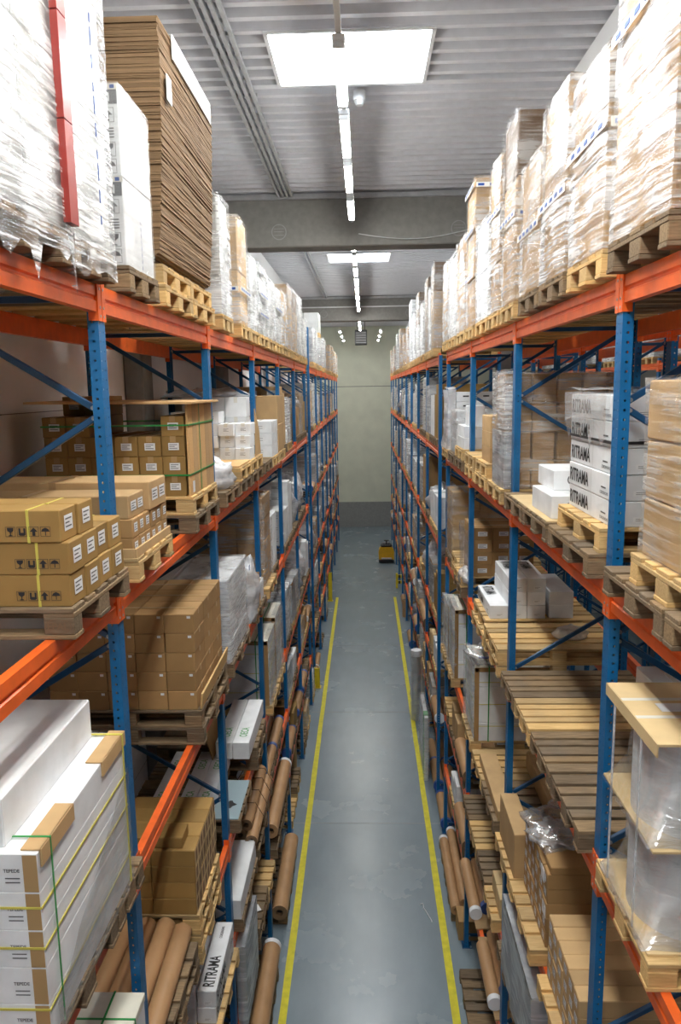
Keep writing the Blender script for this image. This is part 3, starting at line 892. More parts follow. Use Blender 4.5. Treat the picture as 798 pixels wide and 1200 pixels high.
def strap(mb, x0, x1, y0, y1, z0, z1, axis, at, mat, w=.014, e=.004):
    """a strap round a load: in the plane across axis 'y' (at a given y) or 'x' or 'z'"""
    if axis == 'y':
        for a in ((x0 - e, x1 + e, z1, z1 + e), (x0 - e, x0, z0, z1), (x1, x1 + e, z0, z1)): box(mb, a[0], a[1], at, at + w, a[2], a[3], mat)
    elif axis == 'x':
        for a in ((y0 - e, y1 + e, z1, z1 + e), (y0 - e, y0, z0, z1), (y1, y1 + e, z0, z1)): box(mb, at, at + w, a[0], a[1], a[2], a[3], mat)
    else:
        for a in ((x0 - e, x1 + e, y0 - e, y0), (x0 - e, x1 + e, y1, y1 + e), (x0 - e, x0, y0, y1), (x1, x1 + e, y0, y1)): box(mb, a[0], a[1], a[2], a[3], at, at + w, mat)

def X(sx, xf, d):      # x range of something whose aisle face is xf from the aisle's middle
    return (xf, xf + d) if sx > 0 else (-xf - d, -xf)

# ================================================================== LEFT RACK, top level
zA = TOP['A']
G1 = 'wrapped loads on the left top level'
p = pallet(-1, zA, 2.66, .80, 'old', xf=1.27, lv='A', label='worn pallet under the big white load with red tape')
l1 = wrapped(-1, p, 2.66, 3.46, 2.1, 'big white film-wrapped load with a red tape stripe, nearest on the left top', xf=1.27, core='grey', tiers=3, cols=2, amp=.02, group=G1, hem=.16, step=.07)
b = MB()
for k in range(5):
    box(b, .545, .578, .30, .395, .02 + k * .42, .435 + k * .42, 'redtape', .001)
box(b, .545, .580, .285, .40, 1.00, 1.07, 'label'); box(b, .58, .581, .32, .38, 1.015, 1.055, 'navy')
obj('red_tape', b, l1)
p = pallet(-1, zA, 3.50, .56, 'old', xf=1.27, lv='A', label='narrow worn pallet under the white load beside the red tape')
l2 = wrapped(-1, p, 3.50, 4.06, 1.75, 'white film-wrapped load right behind the red-taped one on the left top', xf=1.27, core='grey', tiers=3, cols=1, amp=.02, group=G1, hem=.18, step=.07)
b = MB()
for k in range(16): box(b, .560, .564, .02, .027, .10 + k * .1, .14 + k * .1 + .02 * (k % 3), 'navy')
obj('printed_pattern', b, l2)
# white printed tower: two tall boxes of tiles
p = pallet(-1, zA, 4.36, .62, 'old', xf=1.28, lv='A', label='worn pallet under the white printed tower on the left top')
x0 = -1.30
for k in range(2):
    o = carton(-1, 1.30, 4.38, p + k * .475, .62, .56, .472, 'white', '%s white box with handling symbols in the tower before the brown sheets' % ('lower', 'upper')[k], 'white printed boxes of the tower', jit=0)
    b = MB(); e = .0025; Z = (0, 0, 1); u = (1, 0, 0)
    quad(b, (.50, -e, .372), u, Z, .115, .075, 'ink'); letters(b, 'N', (.535, -e * 1.5, .385), u, Z, .04, .045, 'label'); quad(b, (.502, -e * 1.4, .374), u, Z, .02, .07, 'redprint')
    for q, ic in enumerate((UMBR, GLASS, None, ARROW)):
        oo = (.52, -e, .015 + q * .088)
        if ic: icon(b, ic, oo, u, Z, .075, 'ink', .03)
        else:
            for n in range(4): quad(b, (.525, -e, .20 + n * .015), u, Z, .065, .006, 'ink')
    for n in range(12): quad(b, (.62 + e, .30, .02 + n * .037), (0, 1, 0), Z, .012, .022, 'navy')
    obj('printed_symbols', b, o)
    t = MB(); box(t, .48, .622, -.004, -.0028, .445, .475, 'tape'); box(t, .51, .54, -.0045, -.004, .45, .47, 'navy'); box(t, .58, .605, -.0045, -.004, .45, .47, 'navy'); obj('printed_tape', t, o)
b = MB(); film_shell(b, -1.925, -1.295, 4.372, 4.95, p + .004, p + .952, 'thin', .005, 5, .07, True, 0)
tag(obj('film_sheet', b), 'clear film round the white printed tower on the left top', 'film')
# the tall stack of brown sheets
p = pallet(-1, zA, 5.12, .8, 'new', xf=1.27, lv='A', label='lower pale pallet under the brown sheet stack, near one')
p2 = pallet(-1, zA, 5.96, .8, 'new', xf=1.27, lv='A', label='lower pale pallet under the brown sheet stack, far one')
pallet(-1, p, 5.22, .8, 'new', xf=1.31, lv='A', label='upper pale pallet under the brown sheet stack, near one')
p = pallet(-1, p, 6.04, .8, 'new', xf=1.31, lv='A', label='upper pale pallet under the brown sheet stack, far one')
def sheet_mesh(v):
    def build():
        b = MB(); rnd = random.Random(v); n = 14; m = 5; t = .0122
        W, L = 1.12, 1.66
        vs = []
        for top in (0, 1):
            for j in range(n + 1):
                for i in range(m + 1):
                    x = -W * i / m; y = L * j / n
                    w = .003 * noise.noise(Vector((x * 1.5, y * 2.2, v * 9.1))) + (.0015 * noise.noise(Vector((x * 2, y * 7, v * 3.3))) if i == 0 else 0)
                    vs.append((x + (rnd.uniform(-.002, .002) if i == 0 else 0), y, w + top * t))
        q = (n + 1) * (m + 1); fs = []
        I = lambda t, j, i: t * q + j * (m + 1) + i
        for j in range(n):
            for i in range(m):
                fs.append((I(1, j, i), I(1, j + 1, i), I(1, j + 1, i + 1), I(1, j, i + 1))); fs.append((I(0, j, i), I(0, j, i + 1), I(0, j + 1, i + 1), I(0, j + 1, i)))
        for j in range(n):
            fs.append((I(0, j, 0), I(0, j + 1, 0), I(1, j + 1, 0), I(1, j, 0))); fs.append((I(0, j, m), I(1, j, m), I(1, j + 1, m), I(0, j + 1, m)))
        for i in range(m):
            fs.append((I(0, 0, i), I(1, 0, i), I(1, 0, i + 1), I(0, 0, i + 1))); fs.append((I(0, n, i), I(0, n, i + 1), I(1, n, i + 1), I(1, n, i)))
        b.add(vs, fs, 'sheet'); return b.mesh('cardboard_sheet')
    return cached(('sheet', v), build)
NS = 112
SHL = 'flat brown cardboard sheet in the tall leaning stack on the left top level'
SHARED.add(SHL); USED[SHL] = 1
for k in range(NS):
    t = k / NS
    x = -1.32 + .075 * min(1, t * 1.3) + random.uniform(-.004, .004)
    o = link('cardboard_sheet', sheet_mesh(k % 6), None, (x, 5.15 + .04 * math.sin(t * 5) + random.uniform(-.006, .006), p + .003 + k * .0131))
    o.rotation_euler.z = random.uniform(-.003, .003)
    if k < 4: o.location.x -= .02 * (4 - k); o.rotation_euler.y = .0
    tag(o, SHL, 'cardboard sheet', 'brown sheets of the tall stack')
zt = p + NS * .0131
b = MB(); box(b, -1.236, -1.226, 5.42, 6.68, zt - .13, zt + .02, 'label', .002); box(b, -1.40, -1.226, 5.42, 6.68, zt + .018, zt + .024, 'label')
tag(obj('edge_strip', b), 'white paper edge strip along the top of the brown sheet stack', 'paper strip')
b = MB(); box(b, -1.234, -1.226, 5.22, 5.34, 9.72, 9.88, 'label', .002)
tag(obj('paper_slip', b), 'small white paper slip stuck on the brown sheet stack', 'paper slip')
# the rest of the top level, by what stands up against the ceiling
def top_load(sx, y0, y1, ztop, core, desc, filmat='film', tiers=2, tape=None, mat='new', depth=1.06, amp=.014, **k):
    p = pallet(sx, zA, y0, min(.8, y1 - y0) if y1 - y0 < .95 else y1 - y0, mat, xf=1.27, lv='A', L=1.2)
    step = .08 if y0 < 13 else .14
    return wrapped(sx, p, y0 + .01, y1 - .01, ztop - p, desc, depth, 1.29, core, tiers, 1, 2, filmat, amp, tape, 'wrapped loads on the %s top level' % SIDE[sx], step, **k)
LA = [(7.15, 7.72, 9.62, 'grey', 'bright white wrapped load right after the brown sheets, left top', {}),
      (8.22, 8.86, 9.66, 'tan', 'tan carton tower with blue tape after the brown sheets, left top', dict(filmat='filmtan', tape=[.36], depth=.9)),
      (8.92, 9.62, 9.40, 'grey', 'white wrapped load before the blue-printed one, left top', {}),
      (9.72, 10.52, 9.42, 'grey', 'white wrapped load printed with blue marks, left top', dict(tape=[.25, .5, .78])),
      (10.62, 11.42, 9.38, 'grey', 'white wrapped load just past the blue-printed one, left top', {}),
      (11.5, 12.3, 9.36, 'grey', 'second white wrapped load past the blue-printed one, left top', dict(tape=[.5])),
      (12.4, 13.2, 9.42, 'tan', 'pale wrapped load before the two dark brown towers, left top', {}),
      (13.45, 14.3, 9.66, 'brown', 'brown wrapped tower by the girder, nearer one, left top', dict(filmat='filmtan', tiers=3)),
      (14.5, 15.4, 9.70, ['brown', 'brown', 'dark'], 'dark-topped brown wrapped tower by the girder, left top', dict(filmat='filmtan', tiers=3)),
      (15.6, 16.5, 9.72, 'grey', 'tall white wrapped load past the dark-topped tower, left top', {}),
      (16.7, 17.7, 9.4, 'grey', 'lower white wrapped load before the tall post, left top', {}),
      (19.7, 20.7, 9.42, 'grey', 'white wrapped load just behind the tall post, left top', {}),
      (21.0, 22.0, 9.40, 'grey', 'second white wrapped load behind the tall post, left top', {}),
      (22.9, 24.0, 9.36, 'grey', 'white load carrying a pallet with grey boxes, left top', {}),
      (25.2, 26.3, 9.5, 'grey', 'grey wrapped load behind the double-stacked one, left top', {}),
      (30.0, 31.0, 9.55, 'tan', 'tan wrapped load past the second tall post, left top', dict(filmat='filmtan')),
      (32.0, 33.0, 9.6, 'brown', 'brown wrapped load near the rack end, left top', dict(filmat='filmtan')),
      (34.5, 35.5, 9.5, 'tan', 'tan wrapped load next to the rack end, left top', {}),
      (37.0, 38.0, 9.5, 'brown', 'last brown wrapped load of the left top level', {})]
for y0, y1, zt, core, d, k in LA: top_load(-1, y0, y1, zt, core, d, **k)
p = pallet(-1, 9.375, 22.95, .8, 'new', xf=1.29, lv='A', label='pale pallet stacked on a white load past the tall post, left')
wrapped(-1, p, 22.95, 23.9, .58, 'grey-white boxes on the pallet stacked highest, far left top', .9, 1.30, 'grey', 1, 2, 2, None, step=.14)

# RIGHT RACK, top level
RA = [(3.28, 4.07, 10.75, ['brown', 'brown', 'brown'], 'tall white-wrapped carton load by the nearest right post, top level', dict(tape=[.95], amp=.022, tiers=3, mat='old', depth=1.1)),
      (4.17, 4.86, 9.56, 'brown', 'tall wrapped load of two tiers just past the nearest right post', dict(amp=.022, tape=[.62], mat='new')),
      (4.95, 5.63, 9.70, 'brown', 'third wrapped tower from the camera on the right top level', dict(amp=.022, tape=[.50], mat='old')),
      (5.67, 6.35, 9.52, 'brown', 'wrapped tower with a torn side before the dark-topped one, right top', dict(amp=.026, filmat='filmtan', mat='old', tape=[.45])),
      (6.55, 7.18, 10.06, ['brown', 'brown', 'dark'], 'tall wrapped tower with a dark brown top carton, right top', dict(amp=.02, tiers=3, tape=[.7], mat='new', filmat='filmtan')),
      (7.28, 7.9, 9.94, ['brown', 'brown', 'brown'], 'white-wrapped tower of brown cartons behind the dark-topped one, right top', dict(amp=.02, tiers=3, tape=[.9], mat='new')),
      (7.96, 8.82, 9.56, 'white', 'bright white block before the tan printed tower, right top', dict(amp=.008, mat='new')),
      (8.95, 9.62, 10.16, 'brown', 'tan carton tower with blue printed tape, right top', dict(filmat='filmtan', tiers=3, tape=[.55, 1.05, 1.52], mat='new', amp=.008)),
      (9.72, 10.66, 9.72, 'brown', 'pale wrapped load just past the tan printed tower, right top', dict(mat='new')),
      (10.74, 11.65, 9.66, 'white', 'second wrapped load past the tan printed tower, right top', {}),
      (11.72, 12.42, 9.72, 'brown', 'wrapped load before the dark brown box tower, right top', {}),
      (13.98, 14.66, 10.06, ['brown', 'brown', 'dark'], 'wrapped tower topped by a dark brown box by the girder, right top', dict(tiers=3, filmat='filmtan')),
      (14.75, 15.25, 9.7, 'white', 'narrow wrapped load by the girder, right top', {}),
      (15.35, 16.2, 10.0, 'dark', 'dark brown wrapped tower behind the girder, right top', dict(filmat='filmtan')),
      (16.5, 17.5, 9.65, 'white', 'white wrapped load past the dark tower, right top', {}),
      (17.8, 18.8, 10.02, ['white', 'dark'], 'tall wrapped load with a dark crown past the girder, right top', {}),
      (19.2, 20.2, 9.7, 'white', 'white wrapped load in the far half, right top', {}),
      (20.6, 21.6, 10.15, 'white', 'tall white wrapped tower in the far half, right top', {}),
      (22.2, 23.2, 9.6, 'brown', 'tan wrapped load in the far half, right top', {}),
      (24.4, 25.4, 9.55, 'brown', 'brown wrapped load in the far half, right top', dict(filmat='filmtan')),
      (27.0, 28.0, 9.9, 'brown', 'tan wrapped load near the second girder, right top', dict(filmat='filmtan')),
      (29.5, 30.5, 9.9, 'white', 'white wrapped load past the second girder, right top', {}),
      (32.5, 33.5, 9.6, 'brown', 'tan wrapped load next to the rack end, right top', {}),
      (36.0, 37.0, 9.6, 'brown', 'last tan wrapped load of the right top level', {})]
for y0, y1, zt, core, d, k in RA: top_load(1, y0, y1, zt, core, d, **k)
# loads of the racks beyond, seen between the beams
for k in range(9):
    y = 6.4 + 2.75 * k
    pallet(1, zA - .1, y, .8, 'new', xf=6.45, lv='A', label='pale pallet across the neighbouring aisle, top level, %s one' % ORD[k], detail=False)
    wrapped(1, zA - .1 + PH, y, y + 1.9, 1.0, 'white wrapped load across the neighbouring aisle, %s one' % ORD[k], 1.0, 6.47, 'white', 1, 2, 1, 'film', step=.2, group='loads across the neighbouring aisle')

# ================================================================== LEFT RACK, second level
zB, zC, zD, zE, zF = TOP['B'], TOP['C'], TOP['D'], TOP['E'], TOP['F']
p = pallet(-1, zB, 3.20, .8, 'old', xf=1.27, lv='B', label='worn stamped pallet under the symbol-printed cartons, left second level')
b = MB(); o = Vector((-1.40, 3.20 - .001, zB + .028)); pts = [(.5 + .5 * math.cos(2 * PI * k / 24), .5 + .5 * math.sin(2 * PI * k / 24)) for k in range(24)]
letters(b, 'EPAL', (-1.395, 3.2005, zB + .045), (1, 0, 0), (0, 0, 1), .095, .035, 'core')
for k in range(24):
    a0, a1 = 2 * PI * k / 24, 2 * PI * (k + 1) / 24
    vs = [(-1.348 + .062 * f * math.cos(a), 3.2005, zB + .062 + .034 * f * math.sin(a)) for a, f in ((a0, 1), (a1, 1), (a1, .93), (a0, .93))]
    b.add(vs, [(0, 1, 2, 3)], 'core')
st = obj('stamp', b); st.parent = bpy.data.objects['pallet'] if False else None
last = [q for q in C.objects if q.get('label') == 'worn stamped pallet under the symbol-printed cartons, left second level'][0]
st.parent = last; st.matrix_parent_inverse = Matrix.Translation(-last.location)
GB = 'symbol-printed brown cartons on the nearest left pallet'
for j in range(4):
    for k in range(3 if j < 2 else 2):
        lab = 'long brown carton with handling symbols, %s row up, %s from the near side' % (ORD[k], ORD[j])
        w = .182
        o = carton(-1, 1.285 + (.02 if k == 2 else 0) + (.012 if k == 1 and j > 1 else 0), 3.225 + j * .187, p + k * .147, 1.1, w, .146, 'olive', lab, GB, ('aisle_label', 'icons') if j == 0 else ('aisle_label',), 'band' if j == 0 or k > 0 else None, 'yellowstrap', jit=.007, name='long_carton')
p = pallet(-1, zB, 4.20, .78, 'new', xf=1.275, lv='B', label='pale new pallet under the many-labelled cartons, left second level')
b = MB(); box(b, -1.302, -1.288, 4.21, 4.97, p, p + .055, 'tan', .002); box(b, -2.4, -1.302, 4.205, 4.22, p, p + .055, 'tan', .002)
tag(obj('carton_tray', b), 'low cardboard tray edge round the many-labelled cartons', 'tray')
for k in range(2):
    for j in range(6):
        carton(-1, 1.31, 4.225 + j * .124, p + k * .112, 1.1, .12, .111, 'brown', 'narrow labelled carton, %s row up, %s from the near side, on pale pallet' % (ORD[k], ORD[j]), 'narrow labelled cartons on the pale pallet', ('aisle_label',), name='narrow_carton')
carton(-1, 1.33, 4.23, p + .224, 1.2, .30, .135, 'tan', 'wide double-labelled carton on top of the narrow ones, nearer', 'double-labelled cartons', ('aisle_two',), 'y')
carton(-1, 1.30, 4.56, p + .224, 1.2, .38, .175, 'tan', 'taller double-labelled carton on top of the narrow ones, farther', 'double-labelled cartons', ('aisle_two',), 'y')
# carton stack behind a wooden side panel
q = pallet(-1, zB, 5.70, .95, 'old', xf=1.275, lv='B', label='lower worn pallet under the green-strapped carton stack')
p = pallet(-1, q, 5.70, .95, 'new', xf=1.29, lv='B', label='upper pale pallet under the green-strapped carton stack')
H4 = [4, 3, 3, 3, 4, 4]
stack(-1, 1.35, 5.74, p, 6, 2, 4, .178, .42, .154, 'olive', 'small brown carton', 'green-strapped stack', 'brown cartons of the green-strapped stack', ('near_label',), 'y', lambda i, j: H4[i] + (1 if j == 1 and i in (4, 5) else 0), hidden=False)
b = MB(); zt = 7.76
x = -1.322; w = .148
for k in range(6):
    y = 5.72 + k * .152
    box(b, x - .008, x + .008, y, y + w, p - (0.0 if k in (1, 2, 4) else .07), zt, 'ply', .002)
sp = obj('side_panel', b); tag(sp, 'upright wooden side panel facing the aisle on the green-strapped stack', 'wooden panel')
g = MB(); quad(g, (x + .0095, 5.80, 7.08), (0, 1, 0), (0, 0, 1), .07, .09, 'label'); obj('paper_label', g, sp)
b = MB(); T = Matrix.Translation((-1.9, 6.2, zt + .012)) @ Matrix.Rotation(.012, 4, 'Y')
box(b, -.62, .64, -.58, .48, 0, .018, 'ply', .002, T); tag(obj('cover_board', b), 'flat wooden cover board lying over the green-strapped stack', 'wooden board')
b = MB()
for zz in (7.22, 7.60): strap(b, -2.44, -1.312, 5.715, 6.66, 0, 0, 'z', zz, 'green', .012, .003)
box(b, -1.312, -1.309, 6.10, 6.112, p + .01, zt, 'green')
tag(obj('green_straps', b), 'green plastic straps round the carton stack with the wooden panel', 'strap')
# second bay
p = pallet(-1, zB, 6.98, .8, 'old', xf=1.275, lv='B', label='worn pallet holding a white film ball past the wooden panel')
b = MB(); crumple(b, (-1.52, 7.34, p + .11), (.24, .30, .16), 'bag', 3, 30, .34); tag(obj('film_ball', b), 'crumpled ball of white film on a pallet beyond the wooden panel', 'film')
q = pallet(-1, zB, 7.82, .8, 'old', xf=1.275, lv='B', label='lower pallet of the empty stack before the white cartons, left')
q = pallet(-1, q, 7.83, .8, 'new', xf=1.27, lv='B', label='upper pallet of the empty stack before the white cartons, left')
b = MB(); box(b, -2.4, -1.29, 7.84, 8.60, q, q + .02, 'ply', .002); tag(obj('flat_board', b), 'flat wooden board on the empty pallets before the white cartons', 'wooden board')
q = pallet(-1, zB, 8.70, .9, 'old', xf=1.275, lv='B', label='lower pallet under the heaped small white cartons, left')
p = pallet(-1, q, 8.70, .9, 'new', xf=1.275, lv='B', label='upper pallet under the heaped small white cartons, left')
HW = [3, 3, 4, 3, 4]
for i in range(5):
    for k in range(HW[i]):
        carton(-1, 1.31 + i * .185, 8.74 + .05 * ((i + k) % 3), p + k * .14, .178, .36, .139, 'white', 'small white carton, %s row up, %s from aisle, in the heap' % (ORD[k], ORD[i]), 'small white cartons of the heap', ('near_label',), 'y', 'tape', name='white_carton')
stack(-1, 1.42, 9.28, p, 3, 1, 3, .26, .28, .24, 'white', 'white carton', 'behind the small white heap', 'white cartons behind the heap', (), 'y', tapemat='tape')
b = MB(); T = Matrix.Translation((-1.305, 9.20, p)) @ Matrix.Rotation(-.0, 4, 'X')
b.add([T @ Vector(v) for v in ((0, 0, .01), (0, .44, .01), (0, .34, .30), (0, .02, .58), (-.012, 0, .01), (-.012, .44, .01), (-.012, .34, .30), (-.012, .02, .58))],
      [(0, 1, 2, 3), (7, 6, 5, 4), (0, 4, 5, 1), (1, 5, 6, 2), (2, 6, 7, 3), (3, 7, 4, 0)], 'tan')
tag(obj('cardboard_flap', b), 'slanted tan cardboard side sheet beside the small white cartons', 'cardboard')
b = MB(); crumple(b, (-2.0, 9.9, 7.80), (.5, .55, .09), 'bag', 8, 34, .4)
tag(obj('film_sheet', b), 'crumpled clear film on top of the grey-white carton block', 'film')
p = pallet(-1, zB, 9.80, .8, 'old', xf=1.275, lv='B')
stack(-1, 1.62, 9.82, p, 3, 2, 3, .27, .36, .275, 'grey', 'grey-white carton', 'film-topped block', 'cartons of the film-topped block', (), 'y', tapemat='tape')
p = pallet(-1, zB, 10.68, .8, 'new', xf=1.275, lv='B')
stack(-1, 1.29, 10.72, p, 2, 2, 3, .42, .34, .17, 'white', 'clean white carton', 'pile before the kraft tower', 'clean white cartons', ('near_label',), 'y', tapemat='tape')
p = pallet(-1, zB, 11.58, .8, 'new', xf=1.275, lv='B')
wrapped(-1, p, 11.6, 12.36, .86, 'tan carton tower past the clean white cartons, left second level', .8, 1.29, 'tan', 2, 1, 2, None)

# LEFT RACK, third level
q = pallet(-1, zC, 2.68, .8, 'old', xf=1.27, lv='C', label='worn pallet under the long white strapped load, near one')
p = pallet(-1, zC, 3.50, .44, 'old', xf=1.27, lv='C', label='short worn pallet under the far end of the white strapped load')
y0, y1 = 2.69, 3.76; o = empty('strapped_load', (-1.85, 3.2, p)); tag(o, 'long white load with brown corner guards and green straps, nearest on the left', 'pallet load')
off = Vector(o.location)
def sub(name, build, parent):
    b = MB(); build(b); b.v = [tuple(Vector(v) - off) for v in b.v]; return obj(name, b, parent)
for k in range(5):
    c = sub('carton', lambda b: box(b, -2.42, -1.285, y0, y1, p + k * .168, p + (k + 1) * .168 - .001, 'white', .0025), o)
    def lab(b):
        letters(b, 'TEPEDE', (-1.425, y0 - .002, p + k * .168 + .088), (1, 0, 0), (0, 0, 1), .066, .015, 'ink')
        for n in range(2): quad(b, (-1.42, y0 - .002, p + k * .168 + .06 - n * .018), (1, 0, 0), (0, 0, 1), .06, .005, 'ink')
    for part in (0, 1):
        b = MB()
        if part == 0: lab(b)
        else: quad(b, (-1.345, y0 - .0022, p + k * .168 + .003), (1, 0, 0), (0, 0, 1), .058, .16, 'browntape')
        b.v = [tuple(Vector(v) - off) for v in b.v]; obj(('printing', 'tape')[part], b, c)
zt = p + 5 * .168
sub('carton', lambda b: box(b, -2.36, -1.43, y0 + .04, y1 - .05, zt, zt + .21, 'white', .006), o)
for a, c in ((y0 + .02, y0 + .36), (y1 - .34, y1 + .01)):
    sub('corner_guard', lambda b: (box(b, -1.36, -1.276, a, c, zt, zt + .008, 'tan', .002), box(b, -1.284, -1.274, a, c, zt - .07, zt + .008, 'tan', .002)), o)
def gs(b):
    strap(b, -2.43, -1.275, 0, 0, p, zt + .008, 'y', y0 + .10, 'green', .010, .003)
sub('green_strap', gs, o)
sub('yellow_strap', lambda b: strap(b, -2.43, -1.275, 0, 0, p, zt + .008, 'y', y1 - .05, 'yellowstrap', .016, .004), o)
for zz in (p + .14, p + .42, p + .60): sub('yellow_strap', lambda b: strap(b, -2.43, -1.283, y0 - .001, y1 + .001, 0, 0, 'z', zz, 'yellowstrap', .010, .003), o)
def fm(b):
    rnd = random.Random(4); n, m = 24, 14; vs = []
    for j in range(m + 1):
        for i in range(n + 1):
            u = i / n; w = j / m
            y = y0 + .05 + (y1 - y0 - .04) * u
            top = .16 + .52 * u
            z = p - .03 + top * w
            vs.append((-1.272 + .010 * noise.noise(Vector((y * 6, z * 9, 2))), y, z))
    b.add(vs, [(j * (n + 1) + i, j * (n + 1) + i + 1, (j + 1) * (n + 1) + i + 1, (j + 1) * (n + 1) + i) for j in range(m) for i in range(n)], 'clear', True)
sub('stretch_wrap', fm, o)
# brown cartons, third level
q = pallet(-1, zC, 5.60, 1.12, 'old', xf=1.27, lv='C', label='lower worn pallet under the tall brown carton block, left')
p = pallet(-1, q, 5.60, 1.12, 'old', xf=1.28, lv='C', label='upper worn pallet under the tall brown carton block, left')
stack(-1, 1.32, 5.62, p, 5, 3, 5, .232, .36, .157, 'brown', 'plain brown carton', 'in the big block', 'plain brown cartons of the big block', ('near_tab',), 'x', hidden=True)
b = MB(); T = Matrix.Translation((-1.292, 5.62, p + .005)) @ Matrix.Rotation(.12, 4, 'Y'); box(b, -.008, .008, 0, 1.1, 0, .13, 'new', .002, T)
tag(obj('wooden_strip', b), 'pale wooden strip along the foot of the big brown block', 'wooden strip')
p = pallet(-1, zC, 7.0, 1.12, 'old', xf=1.275, lv='C', label='worn pallet under the white wrapped block past the brown one')
wrapped(-1, p, 7.0, 8.1, .84, 'low white film-wrapped block behind the big brown carton block', 1.1, 1.30, 'white', 4, 1, 2, 'film', .012, group='wrapped loads of the left third level')
b = MB(); crumple(b, (-1.36, 8.46, p + .30), (.13, .20, .42), 'bag', 11, 34, .42); quad(b, (-1.30, 8.30, p + .62), (0, 1, 0), (0, 0, 1), .12, .06, 'navy')
q = obj('plastic_bag', b); tag(q, 'crumpled white plastic bag hanging beside the low white block', 'plastic bag')
p = pallet(-1, zC, 8.75, .8, 'old', xf=1.275, lv='C', label='worn pallet with opened cartons past the plastic bag')
for k, (xx, yy, wx, wy, wz, m, d) in enumerate([(1.30, 8.80, .30, .34, .30, 'tan', 'opened tan carton beside the plastic bag'), (1.62, 8.84, .34, .3, .38, 'white', 'opened white carton inside the shelf past the plastic bag'), (1.31, 9.22, .2, .3, .24, 'white', 'small white carton past the opened tan one')]):
    o = carton(-1, xx, yy, p, wx, wy, wz, m, d, 'opened cartons past the plastic bag')
    if k < 2:
        f = MB()
        for (a, c, r) in ((0, wy, .6), ):
            T = Matrix.Translation((wx, 0, wz)) @ Matrix.Rotation(.5, 4, 'Y'); box(f, 0, .006, 0, wy, 0, .15, m, 0, T)
            T = Matrix.Translation((0, 0, wz)) @ Matrix.Rotation(-.4, 4, 'X'); box(f, 0, wx, 0, .006, 0, .15, m, 0, T)
            T = Matrix.Translation((0, wy, wz)) @ Matrix.Rotation(.5, 4, 'X'); box(f, 0, wx, 0, .006, 0, .13, m, 0, T)
        obj('flap', f, o)
p = pallet(-1, zC, 9.82, .9, 'new', xf=1.275, lv='C')
wrapped(-1, p, 9.9, 10.7, 1.22, 'tall brown film-wrapped carton tower behind the opened cartons', 1.1, 1.34, 'brown', 4, 1, 3, 'filmtan', .01, group='wrapped loads of the left third level')

# LEFT RACK, fourth level
z = zD
p = pallet(-1, z, 3.0, .96, 'old', xf=1.28, lv='D', label='worn pallet under the white box with crossed green straps')
o = empty('strapped_box', (-1.6, 3.45, p)); tag(o, 'white topped box with crossed green straps, lowest at the left front post', 'box'); off = Vector(o.location)
sub('box_body', lambda b: box(b, -1.84, -1.32, 3.02, 3.94, p, p + .72, 'white', .006), o)
sub('lid', lambda b: box(b, -1.845, -1.315, 3.015, 3.945, p + .72, p + .77, 'cream', .004), o)
sub('green_strap', lambda b: strap(b, -1.845, -1.315, 0, 0, p, p + .77, 'y', 3.74, 'green', .012, .003), o)
sub('green_strap', lambda b: strap(b, 0, 0, 3.015, 3.945, p, p + .77, 'x', -1.50, 'green', .012, .003), o)
q = pallet(-1, z, 4.18, .96, 'old', xf=1.28, lv='D', label='lower worn pallet under the five brown paper rolls'); p = pallet(-1, q, 4.18, .96, 'old', xf=1.285, lv='D', label='upper worn pallet under the five brown paper rolls')
for k in range(5):
    roll(-1, -1.385 - k * .157, p + .073, 4.16 - .02 * (k % 2), 5.06 + (.10, .16, .16, .12, .05)[k], .072, 'kraft', 'thick brown paper roll on the lower left pallet, %s from the aisle' % ORD[k], 'brown paper rolls at the left front post', dx=-.02 + .012 * k)
q = pallet(-1, z, 5.24, .8, 'new', xf=1.28, lv='D', label='lowest pale pallet under the brown honeycomb-ended cartons'); q = pallet(-1, q, 5.24, .8, 'new', xf=1.285, lv='D', label='middle pale pallet under the brown honeycomb-ended cartons')
p = pallet(-1, q, 5.24, .8, 'new', xf=1.285, lv='D', label='upper pale pallet under the brown honeycomb-ended cartons')
stack(-1, 1.31, 5.25, p, 3, 4, 4, .34, .19, .136, 'olive', 'brown open-ended carton', 'beyond the rolls', 'brown open-ended cartons', ('aisle_hex',), None, cname='open_carton')
carton(-1, 1.40, 5.27, p + 4 * .136, .62, .2, .09, 'olive', 'single flat brown carton on top of the open-ended ones', None)
q1 = pallet(-1, z, 7.02, .8, 'old', xf=1.275, lv='D', label='worn pallet under the long white green-printed cartons, near one')
p = pallet(-1, z, 7.86, .4, 'old', xf=1.6, L=.85, lv='D', label='short worn pallet under the far end of green-printed cartons')
for k, xx in enumerate((1.58, 1.75, 2.04)):
    o = carton(-1, xx, 6.97, p, .165, 1.22, .155, 'white', 'long white carton with green lettering on top, %s from the aisle' % ORD[k], 'long white green-lettered cartons', (), None, 'tape', jit=0)
    for yy in (.12, .80):
        b = MB(); letters(b, 'OECA', (.125, yy, .1575), (0, 1, 0), (-1, 0, 0), .22, .08, 'greenprint'); obj('lettering', b, o)
b = MB(); box(b, -1.575, -1.295, 7.03, 7.80, p, p + .012, 'greysheet', .002)
o = obj('grey_sheet', b); tag(o, 'flat blue-grey sheet lying beside the green-lettered cartons', 'sheet')
b = MB(); poly(b, [(.0, .5), (.3, .75), (.4, 1), (.6, 1), (.7, .75), (1, .5), (.7, .25), (.6, 0), (.4, 0), (.3, .25)], (-1.50, 7.22, p + .0135), (1, 0, 0), (0, 1, 0), .15, .15, 'blackmetal'); obj('black_mark', b, o)
q = pallet(-1, z, 8.30, .8, 'old', xf=1.275, lv='D', label='lower worn pallet under two white cartons by the third left post')
